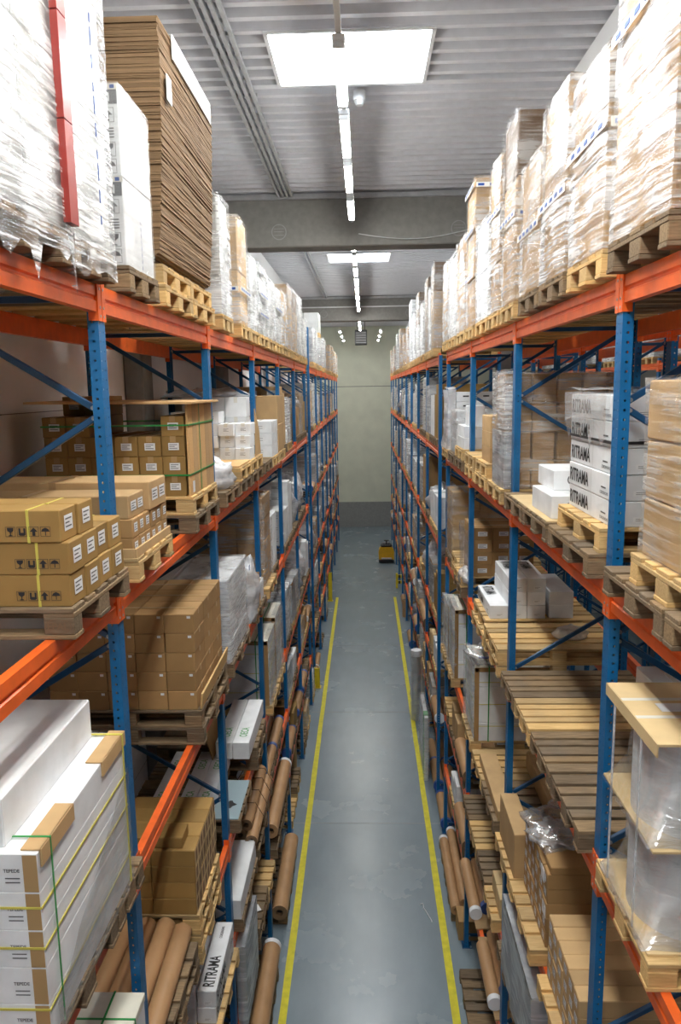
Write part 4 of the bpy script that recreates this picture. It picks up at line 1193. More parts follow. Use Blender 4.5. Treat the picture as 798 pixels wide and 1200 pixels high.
p = pallet(-1, q, 8.30, .8, 'old', xf=1.275, lv='D', label='upper worn pallet under two white cartons by the third left post')
for k, xx in enumerate((1.325, 1.52)):
    o = carton(-1, xx, 8.02, p, .188, 1.22, .2, 'white', 'bright white carton raised on two pallets, %s from the aisle' % ORD[k], 'bright white cartons on two pallets', (), None, jit=0)
    b = MB(); letters(b, 'OECA', (.14, .15, .2025), (0, 1, 0), (-1, 0, 0), .24, .09, 'greenprint'); obj('lettering', b, o)
b = MB(); T = Matrix.Translation((-1.72, 7.98, p - .04)) @ Matrix.Rotation(-.25, 4, 'Y'); box(b, -.012, 0, 0, .9, 0, .62, 'brown', .002, T)
tag(obj('cardboard_sheet', b), 'brown cardboard sheet leaning behind the two bright white cartons', 'cardboard')

# LEFT RACK, fifth level
z = zE
def ritrama(sx, xf, y, zz, wx, wy, wz, label, group, top=True, side=True, mark=True):
    o = carton(sx, xf, y, zz, wx, wy, wz, 'white', label, group, (), None, jit=.003, name='lettered_carton')
    b = MB(); e = .0025
    if side:
        fo, fd = face_frame(sx, wx, wy, 'aisle'); fo = Vector(fo); fd = Vector(fd)
        letters(b, 'RITRAMA', fo + fd * (wy * .04) + Vector((0, 0, wz * .2)), fd, (0, 0, 1), wy * .46, wz * .58, 'black')
        letters(b, 'CORDENONS', fo + fd * (wy * .76) + Vector((0, 0, wz * .16)), fd, (0, 0, 1), wy * .17, wz * .12, 'ink')
        quad(b, fo + fd * (wy * .78) + Vector((0, 0, wz * .4)), fd, (0, 0, 1), wy * .1, wz * .06, 'ink'); quad(b, fo + fd * (wy * .56), fd, (0, 0, 1), .004, wz, 'grey')
    if top:
        if sx < 0: letters(b, 'RITRAMA', (wx * .82, wy * .06, wz + e), (0, 1, 0), (-1, 0, 0), wy * .42, wx * .6, 'black')
        else: letters(b, 'RITRAMA', (wx * .2, wy * .92, wz + e), (0, -1, 0), (1, 0, 0), wy * .42, wx * .6, 'black')
        if sx < 0: letters(b, 'CORDENONS', (wx * .6, wy * .74, wz + e), (0, 1, 0), (-1, 0, 0), wy * .18, wx * .16, 'ink')
    if mark:
        l_ = MB(); fo, fd = face_frame(sx, wx, wy, 'near'); printed_label(l_, Vector(fo) + Vector((wx * .35, 0, wz * .2)), fd, (0, 0, 1), wx * .4, wz * .2, 2); obj('label', l_, o)
    if b.v: obj('lettering', b, o)
    return o
q = pallet(-1, z, 5.66, .95, 'new', xf=1.255, lv='E', label='pale yellow pallet under the lettered white cartons, lower left')
p = q
for k in range(3): ritrama(-1, 1.475, 5.68, p + k * .158, .17, .9, .157, 'white carton with black lettering, inner pile, %s row up, lower left' % ORD[k], 'lettered white cartons on the lower left', k == 2, True)
for k in range(2): ritrama(-1, 1.30, 5.70, p + k * .158, .165, .86, .157, 'white carton with black lettering, aisle-side pile, %s row up, lower left' % ORD[k], 'lettered white cartons on the lower left', k == 1, True)
p = pallet(-1, z, 7.0, 1.06, 'old', xf=1.275, lv='E', label='worn pallet under the long plain white box, left fifth level')
carton(-1, 1.30, 7.0, p, .27, 1.06, .22, 'white', 'long plain white box behind the second left post, fifth level', None, (), None)
q = pallet(-1, z, 8.2, .8, 'old', xf=1.275, lv='E', label='lower pallet under the roped bundle of paper rolls'); q = pallet(-1, q, 8.7, .8, 'old', xf=1.275, lv='E', label='upper pallet under the roped bundle of paper rolls')
p = q
for k, (xx, zz) in enumerate(((-1.34, 0), (-1.49, 0), (-1.64, 0), (-1.415, .128), (-1.565, .128))):
    roll(-1, xx, p + .075 + zz, 8.15 - .12 * (k == 0), 9.46, .073, 'kraft', 'roped brown paper roll of the bundle, %s of five, left fifth level' % ORD[k], 'roped bundle of paper rolls')
b = MB()
for y in (8.5, 8.8, 9.1, 9.35):
    pts = [(-1.25, p + .01), (-1.25, p + .1), (-1.36, p + .285), (-1.62, p + .285), (-1.73, p + .1), (-1.73, p + .01)]
    for a, c in zip(pts, pts[1:]): tube(b, (a[0], y, a[1]), (c[0], y + .02, c[1]), .005, 'core', 6)
tag(obj('rope', b), 'dark ropes tied round the bundle of brown paper rolls', 'rope')
# LEFT RACK, lowest level and floor
z = zF
b = MB(); T = Matrix.Translation((-1.318, 6.98, z + .006)) @ Matrix.Rotation(-.05, 4, 'Y'); box(b, -.03, .03, 0, .78, 0, .86, 'grey', .01, T); film_shell(b, -1.36, -1.265, 6.97, 7.78, z + .01, z + .89, 'greyfilm', .012, 77, .08, True, .02)
tag(obj('wrapped_board', b), 'grey film-wrapped panel standing at the aisle edge, lower left', 'panel')
q = pallet(-1, z, 8.02, .8, 'old', xf=1.275, lv='F', label='worn empty pallet past the standing grey panel, near one'); pallet(-1, q, 8.02, .8, 'old', xf=1.275, lv='F', label='worn empty pallet stacked past the standing grey panel')
pallet(-1, z, 8.85, .72, 'new', xf=1.275, lv='F', label='pale empty pallet past the standing grey panel, far one')
b = MB(); T = Matrix.Translation((-1.36, 8.3, z + .30)) @ Matrix.Rotation(.5, 4, 'Z'); box(b, 0, .07, 0, .12, 0, .002, 'label', 0, T); tag(obj('paper_slip', b), 'white paper slip lying on the worn empty pallets, lower left', 'paper slip')
q = pallet(-1, z, 9.8, .9, 'old', xf=1.275, lv='F', label='lower pallet under the big kraft roll, left lowest level'); pallet(-1, z, 10.72, .9, 'old', xf=1.275, lv='F', label='second lower pallet under the big kraft roll, left lowest level'); q = pallet(-1, q, 10.7, .9, 'old', xf=1.275, lv='F', label='upper pallet under the big kraft roll, left lowest level')
roll(-1, -1.37, q + .115, 9.84, 11.8, .11, 'kraft', 'big brown paper roll overhanging the aisle, left lowest level', 'big single rolls', 'whitecap', capend=1)
roll(-1, -1.62, q + .115, 9.95, 11.7, .11, 'kraft', 'big brown paper roll lying inside, left lowest level', 'big single rolls')
pallet(-1, 0, 8.3, .8, 'old', xf=1.21, lv='G', label='worn pallet on the floor under the near left roll'); q = pallet(-1, PH, 8.35, .8, 'old', xf=1.24, lv='G', label='worn pallet stacked on the floor under the near left roll')
roll(-1, -1.30, q + .125, 7.7, 9.15, .12, 'kraft', 'big brown paper roll on the floor pallets, nearest left', 'rolls on the floor pallets', 'whitecap', capend=1)
pallet(-1, 0, 10.1, .8, 'old', xf=1.2, lv='G', label='worn pallet on the floor under the second left roll'); pallet(-1, 0, 11.0, .8, 'old', xf=1.21, lv='G', label='worn pallet on the floor past the second left roll')
roll(-1, -1.30, PH + .125, 10.0, 11.85, .12, 'kraft', 'big brown paper roll on the floor pallets, second left', 'rolls on the floor pallets')

# ================================================================== RIGHT RACK, second level
q = pallet(1, zB, 3.14, .8, 'old', xf=1.275, lv='B', label='worn grey pallet under the tan wrapped load, far one, right second level')
pallet(1, zB, 2.32, .8, 'old', xf=1.275, lv='B', label='worn grey pallet under the tan wrapped load, near one, right second level')
p = pallet(1, q, 2.84, .78, 'new', xf=1.30, lv='B', label='pale pallet under the tan wrapped load, right second level')
wrapped(1, p, 2.86, 3.60, .82, 'tan film-wrapped carton load at the right edge, second level', 1.06, 1.34, 'tan', 3, 1, 2, 'filmtan', .012, group='wrapped loads of the right second level', pinch=.02)
q = pallet(1, zB, 4.22, .95, 'old', xf=1.275, lv='B', label='worn grey pallet under the lettered white cartons, right second level')
p = pallet(1, q, 4.24, .93, 'new', xf=1.34, lv='B', label='pale pallet under the lettered white cartons, right second level')
for i in range(3):
    for k in range(5):
        ritrama(1, 1.41 + i * .345, 4.255, p + k * .149, .34, .9, .147, 'white carton with black lettering, %s row up, %s from aisle, right second level' % (ORD[k], ORD[i]), 'lettered white cartons of the right second level', False, i == 0)
b = MB(); film_shell(b, 1.385, 2.30, 4.35, 5.20, p + .60, p + .752, 'clear', .03, 41, .06, True, .2, slant=.1)
tag(obj('film_sheet', b), 'clear film draped over the lettered white cartons', 'film')
b = MB(); strap(b, 1.40, 2.46, 4.25, 5.16, 0, 0, 'z', p + .47, 'blackmetal', .016, .004); tag(obj('black_strap', b), 'black strap round the lettered white cartons, right second level', 'strap')
pallet(1, zB, 5.24, .80, 'old', xf=1.275, lv='B', label='worn pallet under the white boxes past the lettered cartons')
p = pallet(1, zB, 6.06, .76, 'old', xf=1.275, lv='B', label='worn grey pallet before the big brown wrapped load')
b = MB(); box(b, 1.29, 2.3, 5.26, 6.6, p, p + .008, 'pale', .001); tag(obj('cardboard_sheet', b), 'flat pale cardboard sheet under the two white boxes', 'cardboard')
for (xx, yy, zz, wx, wy, wz, l) in ((1.34, 5.34, p + .008, .92, .62, .165, 'long white box with a round mark, lower, past lettered cartons'), (1.42, 5.62, p + .173, .8, .5, .15, 'long white box lying on the lower white one')):
    o = carton(1, xx, yy, zz, wx, wy, wz, 'white', l, 'white boxes past the lettered cartons', (), None, jit=0)
    b = MB(); pts = [(.5 + .5 * math.cos(2 * PI * k / 20), .5 + .5 * math.sin(2 * PI * k / 20)) for k in range(20)]
    poly(b, pts, (.10, -.0025, wz * .3), (1, 0, 0), (0, 0, 1), .06, .07, 'ink'); poly(b, pts, (.11, -.0032, wz * .37), (1, 0, 0), (0, 0, 1), .04, .046, 'label'); obj('round_mark', b, o)
p = pallet(1, zB, 7.0, .8, 'new', xf=1.275, lv='B', label='pallet under the big brown wrapped load, right second level')
bl = wrapped(1, p, 7.0, 7.62, 1.06, 'big brown wrapped carton load behind the second right post', 1.12, 1.33, 'brown', 4, 1, 5, 'filmtan', .008, group='wrapped loads of the right second level')
b = MB(); film_shell(b, 1.30, 1.42, 6.99, 7.66, p + .50, p + 1.08, 'film', .02, 55, .06, True, .1); b.v = [tuple(Vector(v) - bl.location) for v in b.v]; obj('white_film', b, bl)
b = MB(); film_shell(b, 1.305, 1.40, 6.995, 7.65, p + .004, p + .52, 'greyfilm', .01, 56, .06, False, 0); b.v = [tuple(Vector(v) - bl.location) for v in b.v]; obj('grey_film', b, bl)
q = pallet(1, zB, 7.90, .8, 'new', xf=1.275, lv='B', label='pale lower pallet under three brown cartons, right second level'); p = pallet(1, q, 7.92, .78, 'new', xf=1.285, lv='B', label='pale upper pallet under three brown cartons, right second level')
stack(1, 1.34, 8.0, p, 2, 1, 3, .32, .56, .165, 'tan', 'tan labelled carton', 'pile behind the brown load', 'tan labelled cartons', ('near_label',), 'y')
q = pallet(1, zB, 8.78, .8, 'new', xf=1.275, lv='B', label='empty pale pallet past the tan labelled cartons, lower'); pallet(1, q, 8.78, .8, 'new', xf=1.275, lv='B', label='empty pale pallet past the tan labelled cartons, upper')

q = pallet(1, zB, 9.82, .8, 'old', xf=1.275, lv='B', label='lower pallet under the low white cartons past the third right post'); p = pallet(1, q, 9.82, .8, 'new', xf=1.275, lv='B', label='upper pallet under the low white cartons past the third right post')
stack(1, 1.31, 9.86, p, 3, 1, 2, .28, .68, .15, 'white', 'low white carton', 'filmed pile past the third right post', 'low white cartons', (), 'y', tapemat='tape')
carton(1, 1.36, 9.92, p + .3, .22, .2, .26, 'white', 'small white box standing on the low white cartons, right', None, (), None)
b = MB(); crumple(b, (1.75, 10.25, p + .36), (.36, .34, .09), 'clear', 81, 30, .4); tag(obj('film_heap', b), 'clear film heaped on the low white cartons, right second level', 'film')
p = pallet(1, zB, 10.72, .8, 'old', xf=1.275, lv='B', label='worn pallet under the white load with a dark strap, right second level')
wrapped(1, p, 10.74, 11.5, .62, 'low white wrapped load before the white handle-hole cartons, right', 1.0, 1.32, 'white', 3, 2, 3, 'clear', .02, group='wrapped loads of the right second level')
p = pallet(1, zB, 11.6, .8, 'new', xf=1.275, lv='B', label='pale pallet under the white cartons with handle holes, right')
for i in range(3):
    for k in range(6):
        o = carton(1, 1.42 + i * .3, 11.66, p + k * .145, .295, .6, .143, 'white', 'white carton with a dark handle hole, %s row up, %s from aisle' % (ORD[k], ORD[i]), 'white cartons with handle holes', (), None, name='white_carton')
        b = MB(); quad(b, (.10, -.0025, .07), (1, 0, 0), (0, 0, 1), .09, .022, 'blackmetal'); obj('handle_hole', b, o)
b = MB(); film_shell(b, 1.30, 1.41, 11.64, 12.3, p + .004, p + .9, 'bag', .05, 83, .07, True, 0, pinch=.1); tag(obj('film_sheet', b), 'milky film bulging beside the white cartons with handle holes', 'film')

# RIGHT RACK, third level
def reel_load():
    p = pallet(1, zC, 3.14, .80, 'new', xf=1.30, lv='C', label='pale pallet under the film-wrapped reels, right third level')
    o = empty('wrapped_reels', (1.66, 3.55, p)); tag(o, 'white reels between square cardboard sheets in loose clear film, right edge', 'pallet load')
    xs = (-.03, .62)
    for k, zz in enumerate((0, .52, 1.04)):
        b = MB(); box(b, -.345, .96, -.36, .36, zz, zz + .014, 'pale', .002); c = obj('cardboard_sheet', b, o)
        if k == 2:
            t = MB(); box(t, -.345, .96, -.09, -.06, .014, .0155, 'tape'); box(t, -.345, .96, .12, .15, .014, .0155, 'tape'); t.v = [(v[0], v[1], v[2] + zz) for v in t.v]; obj('tape', t, c)
            t = MB(); quad(t, (-.20, -.02, zz + .0165), (1, 0, 0), (0, 1, 0), .13, .10, 'label'); obj('paper_label', t, c)
            t = MB(); box(t, -.352, -.345, -.36, .36, zz - .05, zz + .014, 'pale'); obj('flap', t, c)
    for k, zz in enumerate((.014, .534)):
        L = .50
        for q, xx in enumerate(xs):
            b = MB(); tube(b, (xx, -.02, zz), (xx, -.02, zz + L), .285, 'white', 40); r = obj('reel', b, o)
            t = MB(); tube(t, (xx, -.02, zz + L - .002), (xx, -.02, zz + L + .002), .08, 'core', 20); obj('core', t, r)
        f = MB(); sd = 60 + k; n = 64; m = 16; vs = []
        for j in range(m + 1):
            w = j / m
            for i in range(n):
                a = 2 * PI * i / n; ca, sa = math.cos(a), math.sin(a); sq = 1 / max(abs(ca), abs(sa))
                fl = max(0, 1 - w * 1.25) ** 2.2
                r = (.296 + .014 * noise.noise(Vector((ca * 3, sa * 3, w * 4 + sd)))) * (1 - fl) + .345 * sq ** .92 * fl
                r += .012 * noise.noise(Vector((ca * 9, sa * 9, w * 7 + sd))) * (.4 + fl)
                vs.append((xs[0] + r * ca, -.01 + r * sa, zz + .006 + (L - .012) * w))
        f.add(vs, [(j * n + i, j * n + (i + 1) % n, (j + 1) * n + (i + 1) % n, (j + 1) * n + i) for j in range(m) for i in range(n)], 'clear', True)
        obj('stretch_wrap', f, o)
    for x, y in ((-.347, -.16), (-.347, .22)):
        b = MB(); box(b, x - .003, x + .003, y - .008, y + .008, 0, 1.04, 'bag'); obj('strap', b, o)
reel_load()
q = pallet(1, zC, 4.20, .68, 'old', xf=1.275, lv='C', label='worn grey empty pallet behind the nearest right post, third level')
pallet(1, zC, 4.92, .62, 'old', xf=1.275, lv='C', label='mixed-board empty pallet, second past the nearest right post')
q = pallet(1, zC, 5.58, .60, 'new', xf=1.275, lv='C', label='pale yellow empty pallet in the row on the right third level')
q = pallet(1, zC, 6.20, .62, 'old', xf=1.275, lv='C', label='grey-topped empty pallet before the second right post, third level')
stack(1, 2.08, 4.94, zC + PH, 1, 2, 3, .34, .32, .17, 'white', 'white carton', 'behind the empty right pallets', 'white cartons behind the empty pallets', (), 'y', tapemat='tape')
b = MB(); T = Matrix.Translation((2.0, 4.72, zC + PH + .01)) @ Matrix.Rotation(.5, 4, 'Y'); box(b, 0, .006, 0, .2, 0, .26, 'pale', 0, T); tag(obj('paper_sheet', b), 'pale yellow-green paper leaning on the empty pallets', 'paper')
q = pallet(1, zC, 7.0, .82, 'new', xf=1.275, lv='C', label='pale new empty pallet past the second right post, lower'); p = pallet(1, q, 7.0, .82, 'new', xf=1.27, lv='C', label='pale new empty pallet past the second right post, upper')
b = MB(); crumple(b, (2.05, 7.3, p + .05), (.16, .08, .08), 'bag', 21, 20, .35); tag(obj('film_scrap', b), 'small scrap of white film on the pale empty pallets', 'film')
q = pallet(1, zC, 7.88, .9, 'new', xf=1.275, lv='C', label='lower pale pallet under the lettered white cartons, right third level'); p = pallet(1, q, 7.92, .86, 'new', xf=1.30, lv='C', label='upper pale pallet under the lettered white cartons, right third level')
GR = 'lettered white cartons of the right third level'
for i in range(3):
    for k in range((1, 3, 3)[i]):
        ritrama(1, 1.36 + i * .20, 7.97, p + k * .15, .196, .88, .148, 'white carton with black lettering, %s row up, %s from aisle, right third level' % (ORD[k], ORD[i]), GR, i != 0 or k == 0, i == 0)
stack(1, 2.0, 7.98, p, 1, 1, 2, .26, .8, .15, 'white', 'white carton', 'inner side of the lettered pile, right', 'white inner cartons', (), None)
q = pallet(1, zC, 9.82, .8, 'old', xf=1.275, lv='C', label='lower pallet under the filmed brown cartons by the third right post'); p = pallet(1, q, 9.82, .8, 'new', xf=1.275, lv='C', label='upper pallet under the filmed brown cartons by the third right post')
stack(1, 1.42, 9.84, p, 3, 2, 4, .27, .37, .165, 'brown', 'brown labelled carton', 'filmed stack', 'brown cartons of the filmed stack', ('near_label',), 'x')
b = MB(); film_shell(b, 1.37, 1.47, 9.86, 10.62, p - .08, p + .62, 'clear', .035, 31, .06, False, .12); crumple(b, (1.36, 9.95, p - .02), (.1, .16, .12), 'bag', 32, 26, .4, False)
tag(obj('film_sheet', b), 'loose clear film hanging on the filmed brown carton stack', 'film')

# RIGHT RACK, fourth level
p = pallet(1, zD, 4.2, .82, 'new', xf=1.255, lv='D', label='pale pallet under the many label-ended cartons, lower right')
for j in range(6):
    for k in range(4):
        carton(1, 1.33, 4.21 + j * .134, p + k * .125, 1.12, .13, .124, 'tan', 'long tan carton with labelled end, %s row up, %s from near side, lower right' % (ORD[k], ORD[j]), 'long label-ended cartons of the lower right', ('aisle_label',), name='labelled_carton')
q = pallet(1, zD, 5.26, .84, 'new', xf=1.255, lv='D', label='pale pallet under the taller label-ended stack, lower right')
for j in range(6):
    for k in range(5):
        carton(1, 1.38, 5.28 + j * .134, q + k * .125, 1.0, .13, .124, 'brown', 'brown carton with labelled end, taller stack, %s row up, %s from near side' % (ORD[k], ORD[j]), 'label-ended cartons of the taller stack', ('aisle_label',), name='labelled_carton')
carton(1, 1.40, 5.275, q + .626, .98, .44, .06, 'brown', 'flat brown carton lid on the taller label-ended stack', None, (), None)
for yy, zz, l in ((5.36, .50, 'upper'), (5.30, .24, 'lower')):
    b = MB(); box(b, 1.374, 1.378, yy, yy + .1, q + zz, q + zz + .1, 'label'); tag(obj('paper_slip', b), '%s white paper slip stuck on the taller label-ended stack' % l, 'paper slip')
b = MB(); crumple(b, (1.70, 5.80, q + .70), (.34, .30, .06), 'clear', 51, 40, .5); crumple(b, (1.58, 5.72, q + .69), (.2, .2, .05), 'bag', 52, 40, .5)
tag(obj('film_heap', b), 'crumpled clear film heaped on the taller label-ended stack', 'film')
p = pallet(1, zD, 6.12, .72, 'new', xf=1.255, lv='D', label='pale pallet end before the second right post, fourth level')
carton(1, 1.30, 6.12, p, .16, .70, .42, 'tan', 'long tan carton on edge before the second right post, fourth level', None, (), None)
pallet(1, zD, 7.02, .8, 'old', xf=1.27, lv='D', label='pale slatted pallet under flat cartons, near one, right fourth level')
p = pallet(1, zD, 7.84, .72, 'new', xf=1.27, lv='D', label='pale slatted pallet under flat cartons, far one, right fourth level')
carton(1, 1.31, 7.02, p, .19, 1.22, .11, 'tan', 'long flat tan carton at the aisle edge, right fourth level', 'long flat cartons on the slatted pallets', (), None)
carton(1, 1.82, 7.0, p, .26, 1.12, .20, 'tan', 'long flat tan carton at the back, right fourth level', 'long flat cartons on the slatted pallets', (), None)
def strapped(sx, lv, y0, y1, h, label, plabel):
    global off
    p = pallet(sx, TOP[lv], y0, y1 - y0, 'new', xf=1.275, lv=lv, label=plabel)
    o = empty('strapped_load', (sx * 1.8, (y0 + y1) / 2, p)); tag(o, label, 'pallet load', 'strapped white loads with lids'); off = Vector(o.location)
    xa, xb = X(sx, 1.33, 1.05); n = 4
    for k in range(n): sub('carton', lambda b: box(b, xa, xb, y0 + .01, y1 - .01, p + k * h / n, p + (k + 1) * h / n - .003, 'white', .006), o)
    xs = xa if sx > 0 else xb
    sub('lid', lambda b: box(b, xa - .004, xb + .004, y0 + .006, y1 - .006, p + h - .004, p + h + .012, 'cream', .003), o)
    sub('corner_guard', lambda b: (box(b, xs - .006 * sx, xs + .05 * sx, y0 + .002, y0 + .01, p, p + h, 'brown', .001), box(b, xa, xb, y0 + .002, y0 + .01, p + h - .05, p + h + .004, 'brown', .001)), o)
    sub('green_strap', lambda b: strap(b, 0, 0, y0 + .002, y1, p, p + h + .012, 'x', (xs + .16 if sx > 0 else xs - .17), 'green', .014, .004), o)
    for z in (p + h * .2, p + h * .5, p + h * .8): sub('yellow_strap', lambda b: strap(b, xa, xb, y0 + .012, y1 - .012, 0, 0, 'z', z, 'yellowstrap', .008, .003), o)
    sub('stretch_wrap', lambda b: film_shell(b, min(xs - .03 * sx, xs + .05 * sx), max(xs - .03 * sx, xs + .05 * sx), y0 + .02, y1, p + .004, p + h + .02, 'clear', .02, int(y0 * 10), .07, True, 0), o)
strapped(1, 'D', 8.76, 9.58, .94, 'white strapped load with brown corner guard by the third right post', 'pale pallet under the strapped load by the third right post')
b = MB(); crumple(b, (1.55, 9.0, zD + PH + 1.04), (.26, .28, .12), 'clear', 61, 34, .45); box(b, 1.40, 1.62, 8.95, 9.0, zD + PH + .99, zD + PH + 1.0, 'bluecap'); tag(obj('film_heap', b), 'clear film heaped on the strapped load by the third right post', 'film')
strapped(1, 'D', 10.8, 11.6, 1.05, 'white strapped load with a green strap, second past the third right post', 'pale pallet under the second strapped load, right')
strapped(1, 'D', 11.7, 12.4, .85, 'white strapped load with a green strap before the fourth right post', 'pale pallet under the strapped load before the fourth right post')

strapped(-1, 'D', 9.82, 10.62, .92, 'white strapped load with cream lid past the third left post, nearer', 'pale pallet under the nearer lidded load past the third left post')
strapped(-1, 'D', 10.70, 11.5, .98, 'white strapped load with cream lid past the third left post, farther', 'pale pallet under the farther lidded load past the third left post')
# RIGHT RACK, fifth and lowest level, floor
p = pallet(1, zE, 5.2, .8, 'old', xf=1.275, lv='E', label='worn pallet under the grey wrapped bundle, near one'); p = pallet(1, zE, 6.02, .72, 'old', xf=1.275, lv='E', label='worn pallet under the grey wrapped bundle, far one')
o = empty('wrapped_bundle', (1.45, 5.8, p)); tag(o, 'long grey film-wrapped bundle on edge, lower right', 'bundle')
for k in range(9):
    b = MB(); box(b, -.17 + k * .0, .13, -.58 + k * .131, -.58 + (k + 1) * .131 - .012, 0, .70 - .004 * k, 'grey', .02); obj('bar', b, o)
b = MB(); film_shell(b, -.185, .15, -.60, .62, .004, .72, 'greyfilm', .018, 71, .07, True, 0); obj('stretch_wrap', b, o)
pallet(1, zE, 7.02, .56, 'new', xf=1.275, lv='E', label='pale pallet end under small pale cartons, right fifth level')
stack(1, 1.36, 7.04, zE + PH, 2, 2, 1, .22, .24, .22, 'pale', 'small pale carton', 'beside the empty pallets, right', 'small pale cartons', (), 'y')
for k, (yy, m) in enumerate(((7.62, 'old'), (8.24, 'new'), (8.86, 'old'))):
    pallet(1, zE, yy, .60, m, xf=1.29, lv='E', label='empty pallet behind the third right post, fifth level, %s from camera' % ORD[k])
for k, (ya, yb) in enumerate(((7.04, 8.26), (8.40, 9.62))):
    b = MB(); box(b, 1.33, 2.46, ya, yb, zF, zF + .022, 'ply', .002); tag(obj('shelf_board', b), 'wooden board under the %s capped rolls, right lowest level' % ('near', 'far')[k], 'shelf board')
for k, (x, ya, yb) in enumerate(((1.35, 7.16, 8.02), (1.50, 7.3, 8.2), (1.66, 7.3, 8.2))):
    roll(1, x, zF + .098, ya, yb, .075, 'kraft', 'brown paper roll with coloured cap, near group, %s from aisle, right lowest level' % ORD[k], 'capped paper rolls of the lower right', 'whitecap' if k == 0 else 'bluecap', capend=0)
for k, (x, ya, yb) in enumerate(((1.35, 8.56, 9.6), (1.50, 8.66, 9.6), (1.66, 8.7, 9.6))):
    roll(1, x, zF + .098, ya, yb, .075, 'kraft', 'brown paper roll with coloured cap, far group, %s from aisle, right lowest level' % ORD[k], 'capped paper rolls of the lower right', 'bluecap' if k else 'whitecap', capend=0)
pallet(1, 0, 8.2, .9, 'old', xf=1.22, lv='G', label='worn pallet standing out on the floor, nearest right')
pallet(1, 0, 7.3, .86, 'old', xf=1.24, lv='G', label='worn pallet on the floor before the nearest right one')
pallet(1, 0, 10.2, .9, 'old', xf=1.24, lv='G', label='worn pallet on the floor under the right rolls, near one'); pallet(1, 0, 11.2, .9, 'old', xf=1.24, lv='G', label='worn pallet on the floor under the right rolls, far one')
for k, (x, ya, yb) in enumerate(((1.30, 10.15, 11.95), (1.45, 10.3, 12.2), (1.60, 10.3, 12.2))):
    roll(1, x, PH + .078, ya, yb, .075, 'kraft', 'long brown paper roll on the right floor pallets, %s from aisle' % ORD[k], 'long rolls on the right floor pallets', 'whitecap', capend=1)
carton(1, 1.30, 9.8, 0, .4, .34, .30, 'brown', 'brown carton on the floor by the third right post', None)

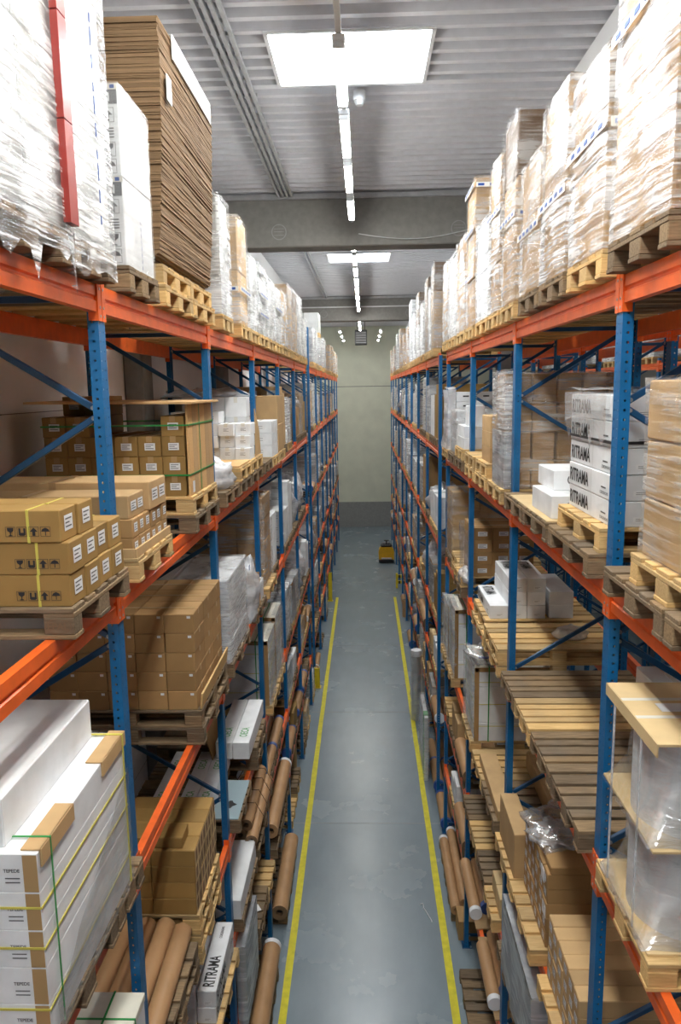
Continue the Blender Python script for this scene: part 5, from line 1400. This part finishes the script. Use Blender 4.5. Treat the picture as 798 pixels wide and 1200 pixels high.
# ------------------------------------------------------------------ farther bays
WH = set()
def far_fill(sx, lv, ystart, yend, seed, weights, hmax, dens=1.0):
    rnd = random.Random(seed); z = TOP[lv]; y = ystart; ps = POST[sx]
    while y < yend:
        W = .8 if y < 20 else 1.0
        hit = [q for q in ps if y - .06 < q + .06 and q - .06 < y + W + .04]
        if hit: y = hit[0] + .13; continue
        gap = [b_ for a_, b_ in zip(ps, ps[1:]) if b_ - a_ < 2 and a_ < y + W and y < b_]
        if gap and lv != 'G': y = gap[0] + .13; continue
        if rnd.random() > dens: y += W * .7; continue
        kind = rnd.choices(list(weights), list(weights.values()))[0]
        wh = where(sx, lv, y + W / 2)
        h = rnd.uniform(.55, 1.0) * hmax; d = rnd.uniform(.75, 1.05)
        step = .09 if y < 14 else .16
        if kind in ('stack', 'white_stack') and ((wh in WH) or y > 19): kind = 'wrap'
        if kind == 'rolls':
            base = z
            if lv != 'G': base = pallet(sx, z, y, W, 'old', xf=1.345, lv=lv)
            n = rnd.choice((2, 3)); r = rnd.uniform(.07, .11)
            for k in range(n):
                l = unique('brown paper roll, %s' % wh, [', %s from aisle' % ORD[k], ', %s from aisle, behind' % ORD[k], ', %s from aisle, above' % ORD[k]] + [', %s from aisle, in the %s group' % (ORD[k], g) for g in ORD[1:6]])
                roll(sx, sx * (1.42 + k * (2 * r + .01)), base + r + .003, y - .1 * (k == 0), y + W + .1, r, 'kraft', l, 'paper rolls in the farther bays', rnd.choice((None, 'whitecap', 'bluecap')), capend=2)
        elif kind in ('stack', 'white_stack'):
            WH.add(wh)
            p = pallet(sx, z, y, W, rnd.choice(('old', 'new')), xf=1.345, lv=lv)
            mat = 'white' if kind == 'white_stack' else rnd.choice(('brown', 'tan', 'olive', 'pale'))
            nz = max(2, int(h / .2)); nx = rnd.choice((2, 3))
            stack(sx, 1.375, y + .03, p, nx, 1, nz, .9 / nx, .36, .2, mat, {'white': 'white', 'brown': 'brown', 'tan': 'tan', 'olive': 'olive-brown', 'pale': 'pale'}[mat] + ' carton', wh, 'stacked cartons in the farther bays', ('near_label',) if y < 14 else (), None)
            if W > .7:
                l = unique('large %s carton, %s' % ({'white': 'white', 'brown': 'brown', 'tan': 'tan', 'olive': 'olive', 'pale': 'pale'}[mat], wh), EXTRA)
                carton(sx, 1.375, y + .42, p, .9, W - .46, h * .8, mat, l, 'large cartons in the farther bays')
        elif kind == 'empties':
            b = z
            for k in range(rnd.choice((1, 2, 3))): b = pallet(sx, b, y, W, rnd.choice(('old', 'new')), xf=1.345, lv=lv, stack='empty ')
        elif kind == 'bag':
            p = pallet(sx, z, y, W, 'old', xf=1.345, lv=lv)
            b = MB(); crumple(b, (sx * 1.74, y + W / 2, p + h * .35), (.36, W * .48, h * .5), rnd.choice(('bag', 'bag', 'greyfilm')), seed + int(y * 10), 30, .3)
            tag(obj('film_bundle', b), unique('bulky bundle of crumpled film, %s' % wh, EXTRA), 'film', 'bundles of crumpled film')
        elif kind == 'tall':
            b = MB(); x = sx * rnd.uniform(1.36, 1.6); m = rnd.choice(('greyfilm', 'bag', 'white', 'kraft', 'grey'))
            r = rnd.uniform(.10, .17)
            tube(b, (x, y + .3, z), (x, y + .3, z + h), r, 'grey' if m in ('greyfilm', 'bag') else m, 20, None, r * .3, True, 'core' if m == 'kraft' else None)
            nm = {'greyfilm': 'grey filmed', 'bag': 'white filmed', 'white': 'white', 'kraft': 'brown paper', 'grey': 'grey'}[m]
            o = obj('upright_roll', b); tag(o, unique('%s roll standing upright, %s' % (nm, wh), EXTRA), 'roll', 'upright rolls')
            if m in ('greyfilm', 'bag'):
                f = MB(); film_shell(f, x - r - .01, x + r + .01, y + .3 - r - .01, y + .3 + r + .01, z + .004, z + h + .02, 'clear', .02, seed + int(y), .07, True, .0); obj('stretch_wrap', f, o)
            y -= .3
        else:
            p = pallet(sx, z, y, W, rnd.choice(('old', 'new', 'new')), xf=1.345, lv=lv)
            core = rnd.choice(('white', 'grey', 'tan', 'grey', 'brown', 'white')); f = rnd.choice(('film', 'clear', 'greyfilm', 'filmtan', 'film', None))
            nm = {'white': 'white', 'tan': 'tan', 'grey': 'grey', 'brown': 'brown'}[core] + (' film-wrapped load' if f else ' bare carton load')
            wrapped(sx, p, y + .01, y + W - .01, h, unique('%s, %s' % (nm, wh), EXTRA), d, 1.37, core, rnd.choice((1, 2, 3)), 1, 2, f, rnd.uniform(.008, .025), None, 'loads in the farther bays of the %s rack' % SIDE[sx], step)
        y += W + rnd.uniform(.03, .14)
        if y > 22: y += rnd.uniform(.2, 1.0)

UP = dict(wrap=5, stack=1.2, white_stack=1.6, empties=.7, bag=.8)
MID = dict(wrap=4, stack=1.2, white_stack=1.4, empties=.7, bag=1.6, rolls=.5)
LOW = dict(wrap=1.2, stack=1, white_stack=.8, empties=1.1, rolls=2.2, bag=.8)
YE = 38.0
far_fill(-1, 'B', 12.6, YE, 11, UP, 1.15); far_fill(1, 'B', 12.6, YE, 12, UP, 1.2)
far_fill(-1, 'C', 10.8, YE, 13, MID, 1.15); far_fill(1, 'C', 10.7, YE, 14, MID, 1.2)
far_fill(-1, 'D', 11.6, YE, 15, MID, .95); far_fill(1, 'D', 12.62, YE, 16, MID, 1.1)
far_fill(-1, 'E', 9.8, YE, 17, LOW, .62); far_fill(1, 'E', 9.8, YE, 18, LOW, .62)
far_fill(-1, 'F', 12.0, YE, 19, LOW, .6); far_fill(1, 'F', 9.8, YE, 20, LOW, .6)
LOWG = dict(rolls=2, bag=.6, tall=2.0, wrap=.8)
far_fill(-1, 'G', 12.6, 27.0, 21, dict(rolls=3, empties=2, wrap=1, tall=.6), .8); far_fill(1, 'G', 12.7, 28.0, 22, LOWG, .95)
# a few standing things by the right feet
b = MB(); box(b, 1.16, 1.24, 14.3, 15.5, 0, 1.35, 'white', .01); box(b, 1.155, 1.245, 14.42, 14.62, 0, 1.36, 'greenprint')
film_shell(b, 1.14, 1.26, 14.28, 15.52, .004, 1.38, 'clear', .012, 91, .09, True, 0)
tag(obj('wrapped_board', b), 'white wrapped panel with a green band standing by the right feet', 'panel')
b = MB(); tube(b, (1.19, 17.2, 0), (1.19, 17.2, 1.65), .11, 'grey', 18); film_shell(b, 1.07, 1.31, 17.08, 17.32, .004, 1.67, 'clear', .03, 92, .09, True, 0)
o = obj('upright_roll', b); tag(o, 'tall film-wrapped grey roll standing at the right aisle edge', 'roll')
b = MB(); tube(b, (1.19, 17.2, 1.60), (1.19, 17.2, 1.74), .125, 'whitecap', 18); obj('end_cap', b, o)

# ------------------------------------------------------------------ pallet truck, scrap on the floor
o = empty('pallet_truck', (.95, 33.9, 0)); tag(o, 'small yellow pallet truck parked at the far end of the aisle', 'pallet truck'); off = Vector(o.location)
def truck_body(b):
    pr = [(-.34, .16), (.34, .16), (.36, .5), (.33, .66), (.24, .74), (-.24, .74), (-.33, .66), (-.36, .5)]
    vs = [(.95 + u, 33.66, w) for u, w in pr] + [(.95 + u * .94, 34.1, w * .98) for u, w in pr]; n = 8
    b.add(vs, [(i, (i + 1) % n, n + (i + 1) % n, n + i) for i in range(n)] + [tuple(reversed(range(n))), tuple(range(n, 2 * n))], 'amber')
sub('body', truck_body, o)
sub('hood', lambda b: (box(b, .70, 1.2, 33.70, 34.08, .73, .86, 'blackmetal', .04), box(b, .78, 1.12, 33.74, 34.0, .85, .93, 'ink', .03)), o)
sub('bumper', lambda b: (box(b, .60, 1.30, 33.62, 34.05, .05, .18, 'blackmetal', .03), box(b, .72, 1.18, 33.60, 33.64, .20, .27, 'lampbody', .01)), o)
sub('tiller', lambda b: (tube(b, (.95, 33.8, .85), (.95, 33.62, 1.08), .03, 'blackmetal', 10), box(b, .83, 1.07, 33.58, 33.64, 1.05, 1.10, 'blackmetal', .02)), o)
for x in (.80, 1.10): sub('fork', lambda b: box(b, x - .08, x + .08, 34.08, 35.2, .05, .11, 'blackmetal', .01), o)
for x in (.68, 1.22): sub('wheel', lambda b: tube(b, (x - .03, 33.85, .08), (x + .03, 33.85, .08), .08, 'rubber', 16), o)
b = MB(); q = None
for k in range(21):
    t = k / 20; pp = (.80 + .14 * t + .02 * math.sin(t * 9), 10.55 - .42 * t ** 2 + .03 * math.sin(t * 14), .012 + .01 * abs(math.sin(t * 7)))
    if q: tube(b, q, pp, .006, 'whitecap', 6)
    q = pp
tag(obj('strap_scrap', b), 'curled scrap of white strapping lying on the aisle floor', 'scrap')

# ------------------------------------------------------------------ camera, light, picture settings
w = bpy.data.worlds.new('World'); scene.world = w; w.use_nodes = True
w.node_tree.nodes['Background'].inputs[0].default_value = (.55, .6, .7, 1); w.node_tree.nodes['Background'].inputs[1].default_value = .3
cam = bpy.data.cameras.new('Camera'); co = bpy.data.objects.new('Camera', cam); C.objects.link(co)
R = ((0.99939943, 0.03114861, -0.01518347), (-0.03318278, 0.98650221, -0.16035054), (0.00998383, 0.16075807, 0.98694335))
r, f, u = (Vector(q) for q in R)
mw = Matrix(((r.x, u.x, -f.x, .0251), (r.y, u.y, -f.y, 0), (r.z, u.z, -f.z, 7.858), (0, 0, 0, 1)))
co.matrix_world = mw
cam.sensor_fit = 'VERTICAL'; cam.sensor_height = 36; cam.sensor_width = 24; cam.lens = 886.86 / 1200 * 36
cam.clip_start = .05; cam.clip_end = 200
scene.camera = co
v = scene.view_settings
scene.display_settings.display_device = 'sRGB'
v.view_transform = 'Standard'; v.look = 'None'; v.gamma = 1; v.use_curve_mapping = False
v.exposure = 0.76
cy = scene.cycles
cy.use_denoising = True
cy.max_bounces = 6; cy.diffuse_bounces = 4; cy.glossy_bounces = 3; cy.transparent_max_bounces = 12; cy.transmission_bounces = 2
cy.caustics_reflective = False; cy.caustics_refractive = False
cy.sample_clamp_indirect = 6
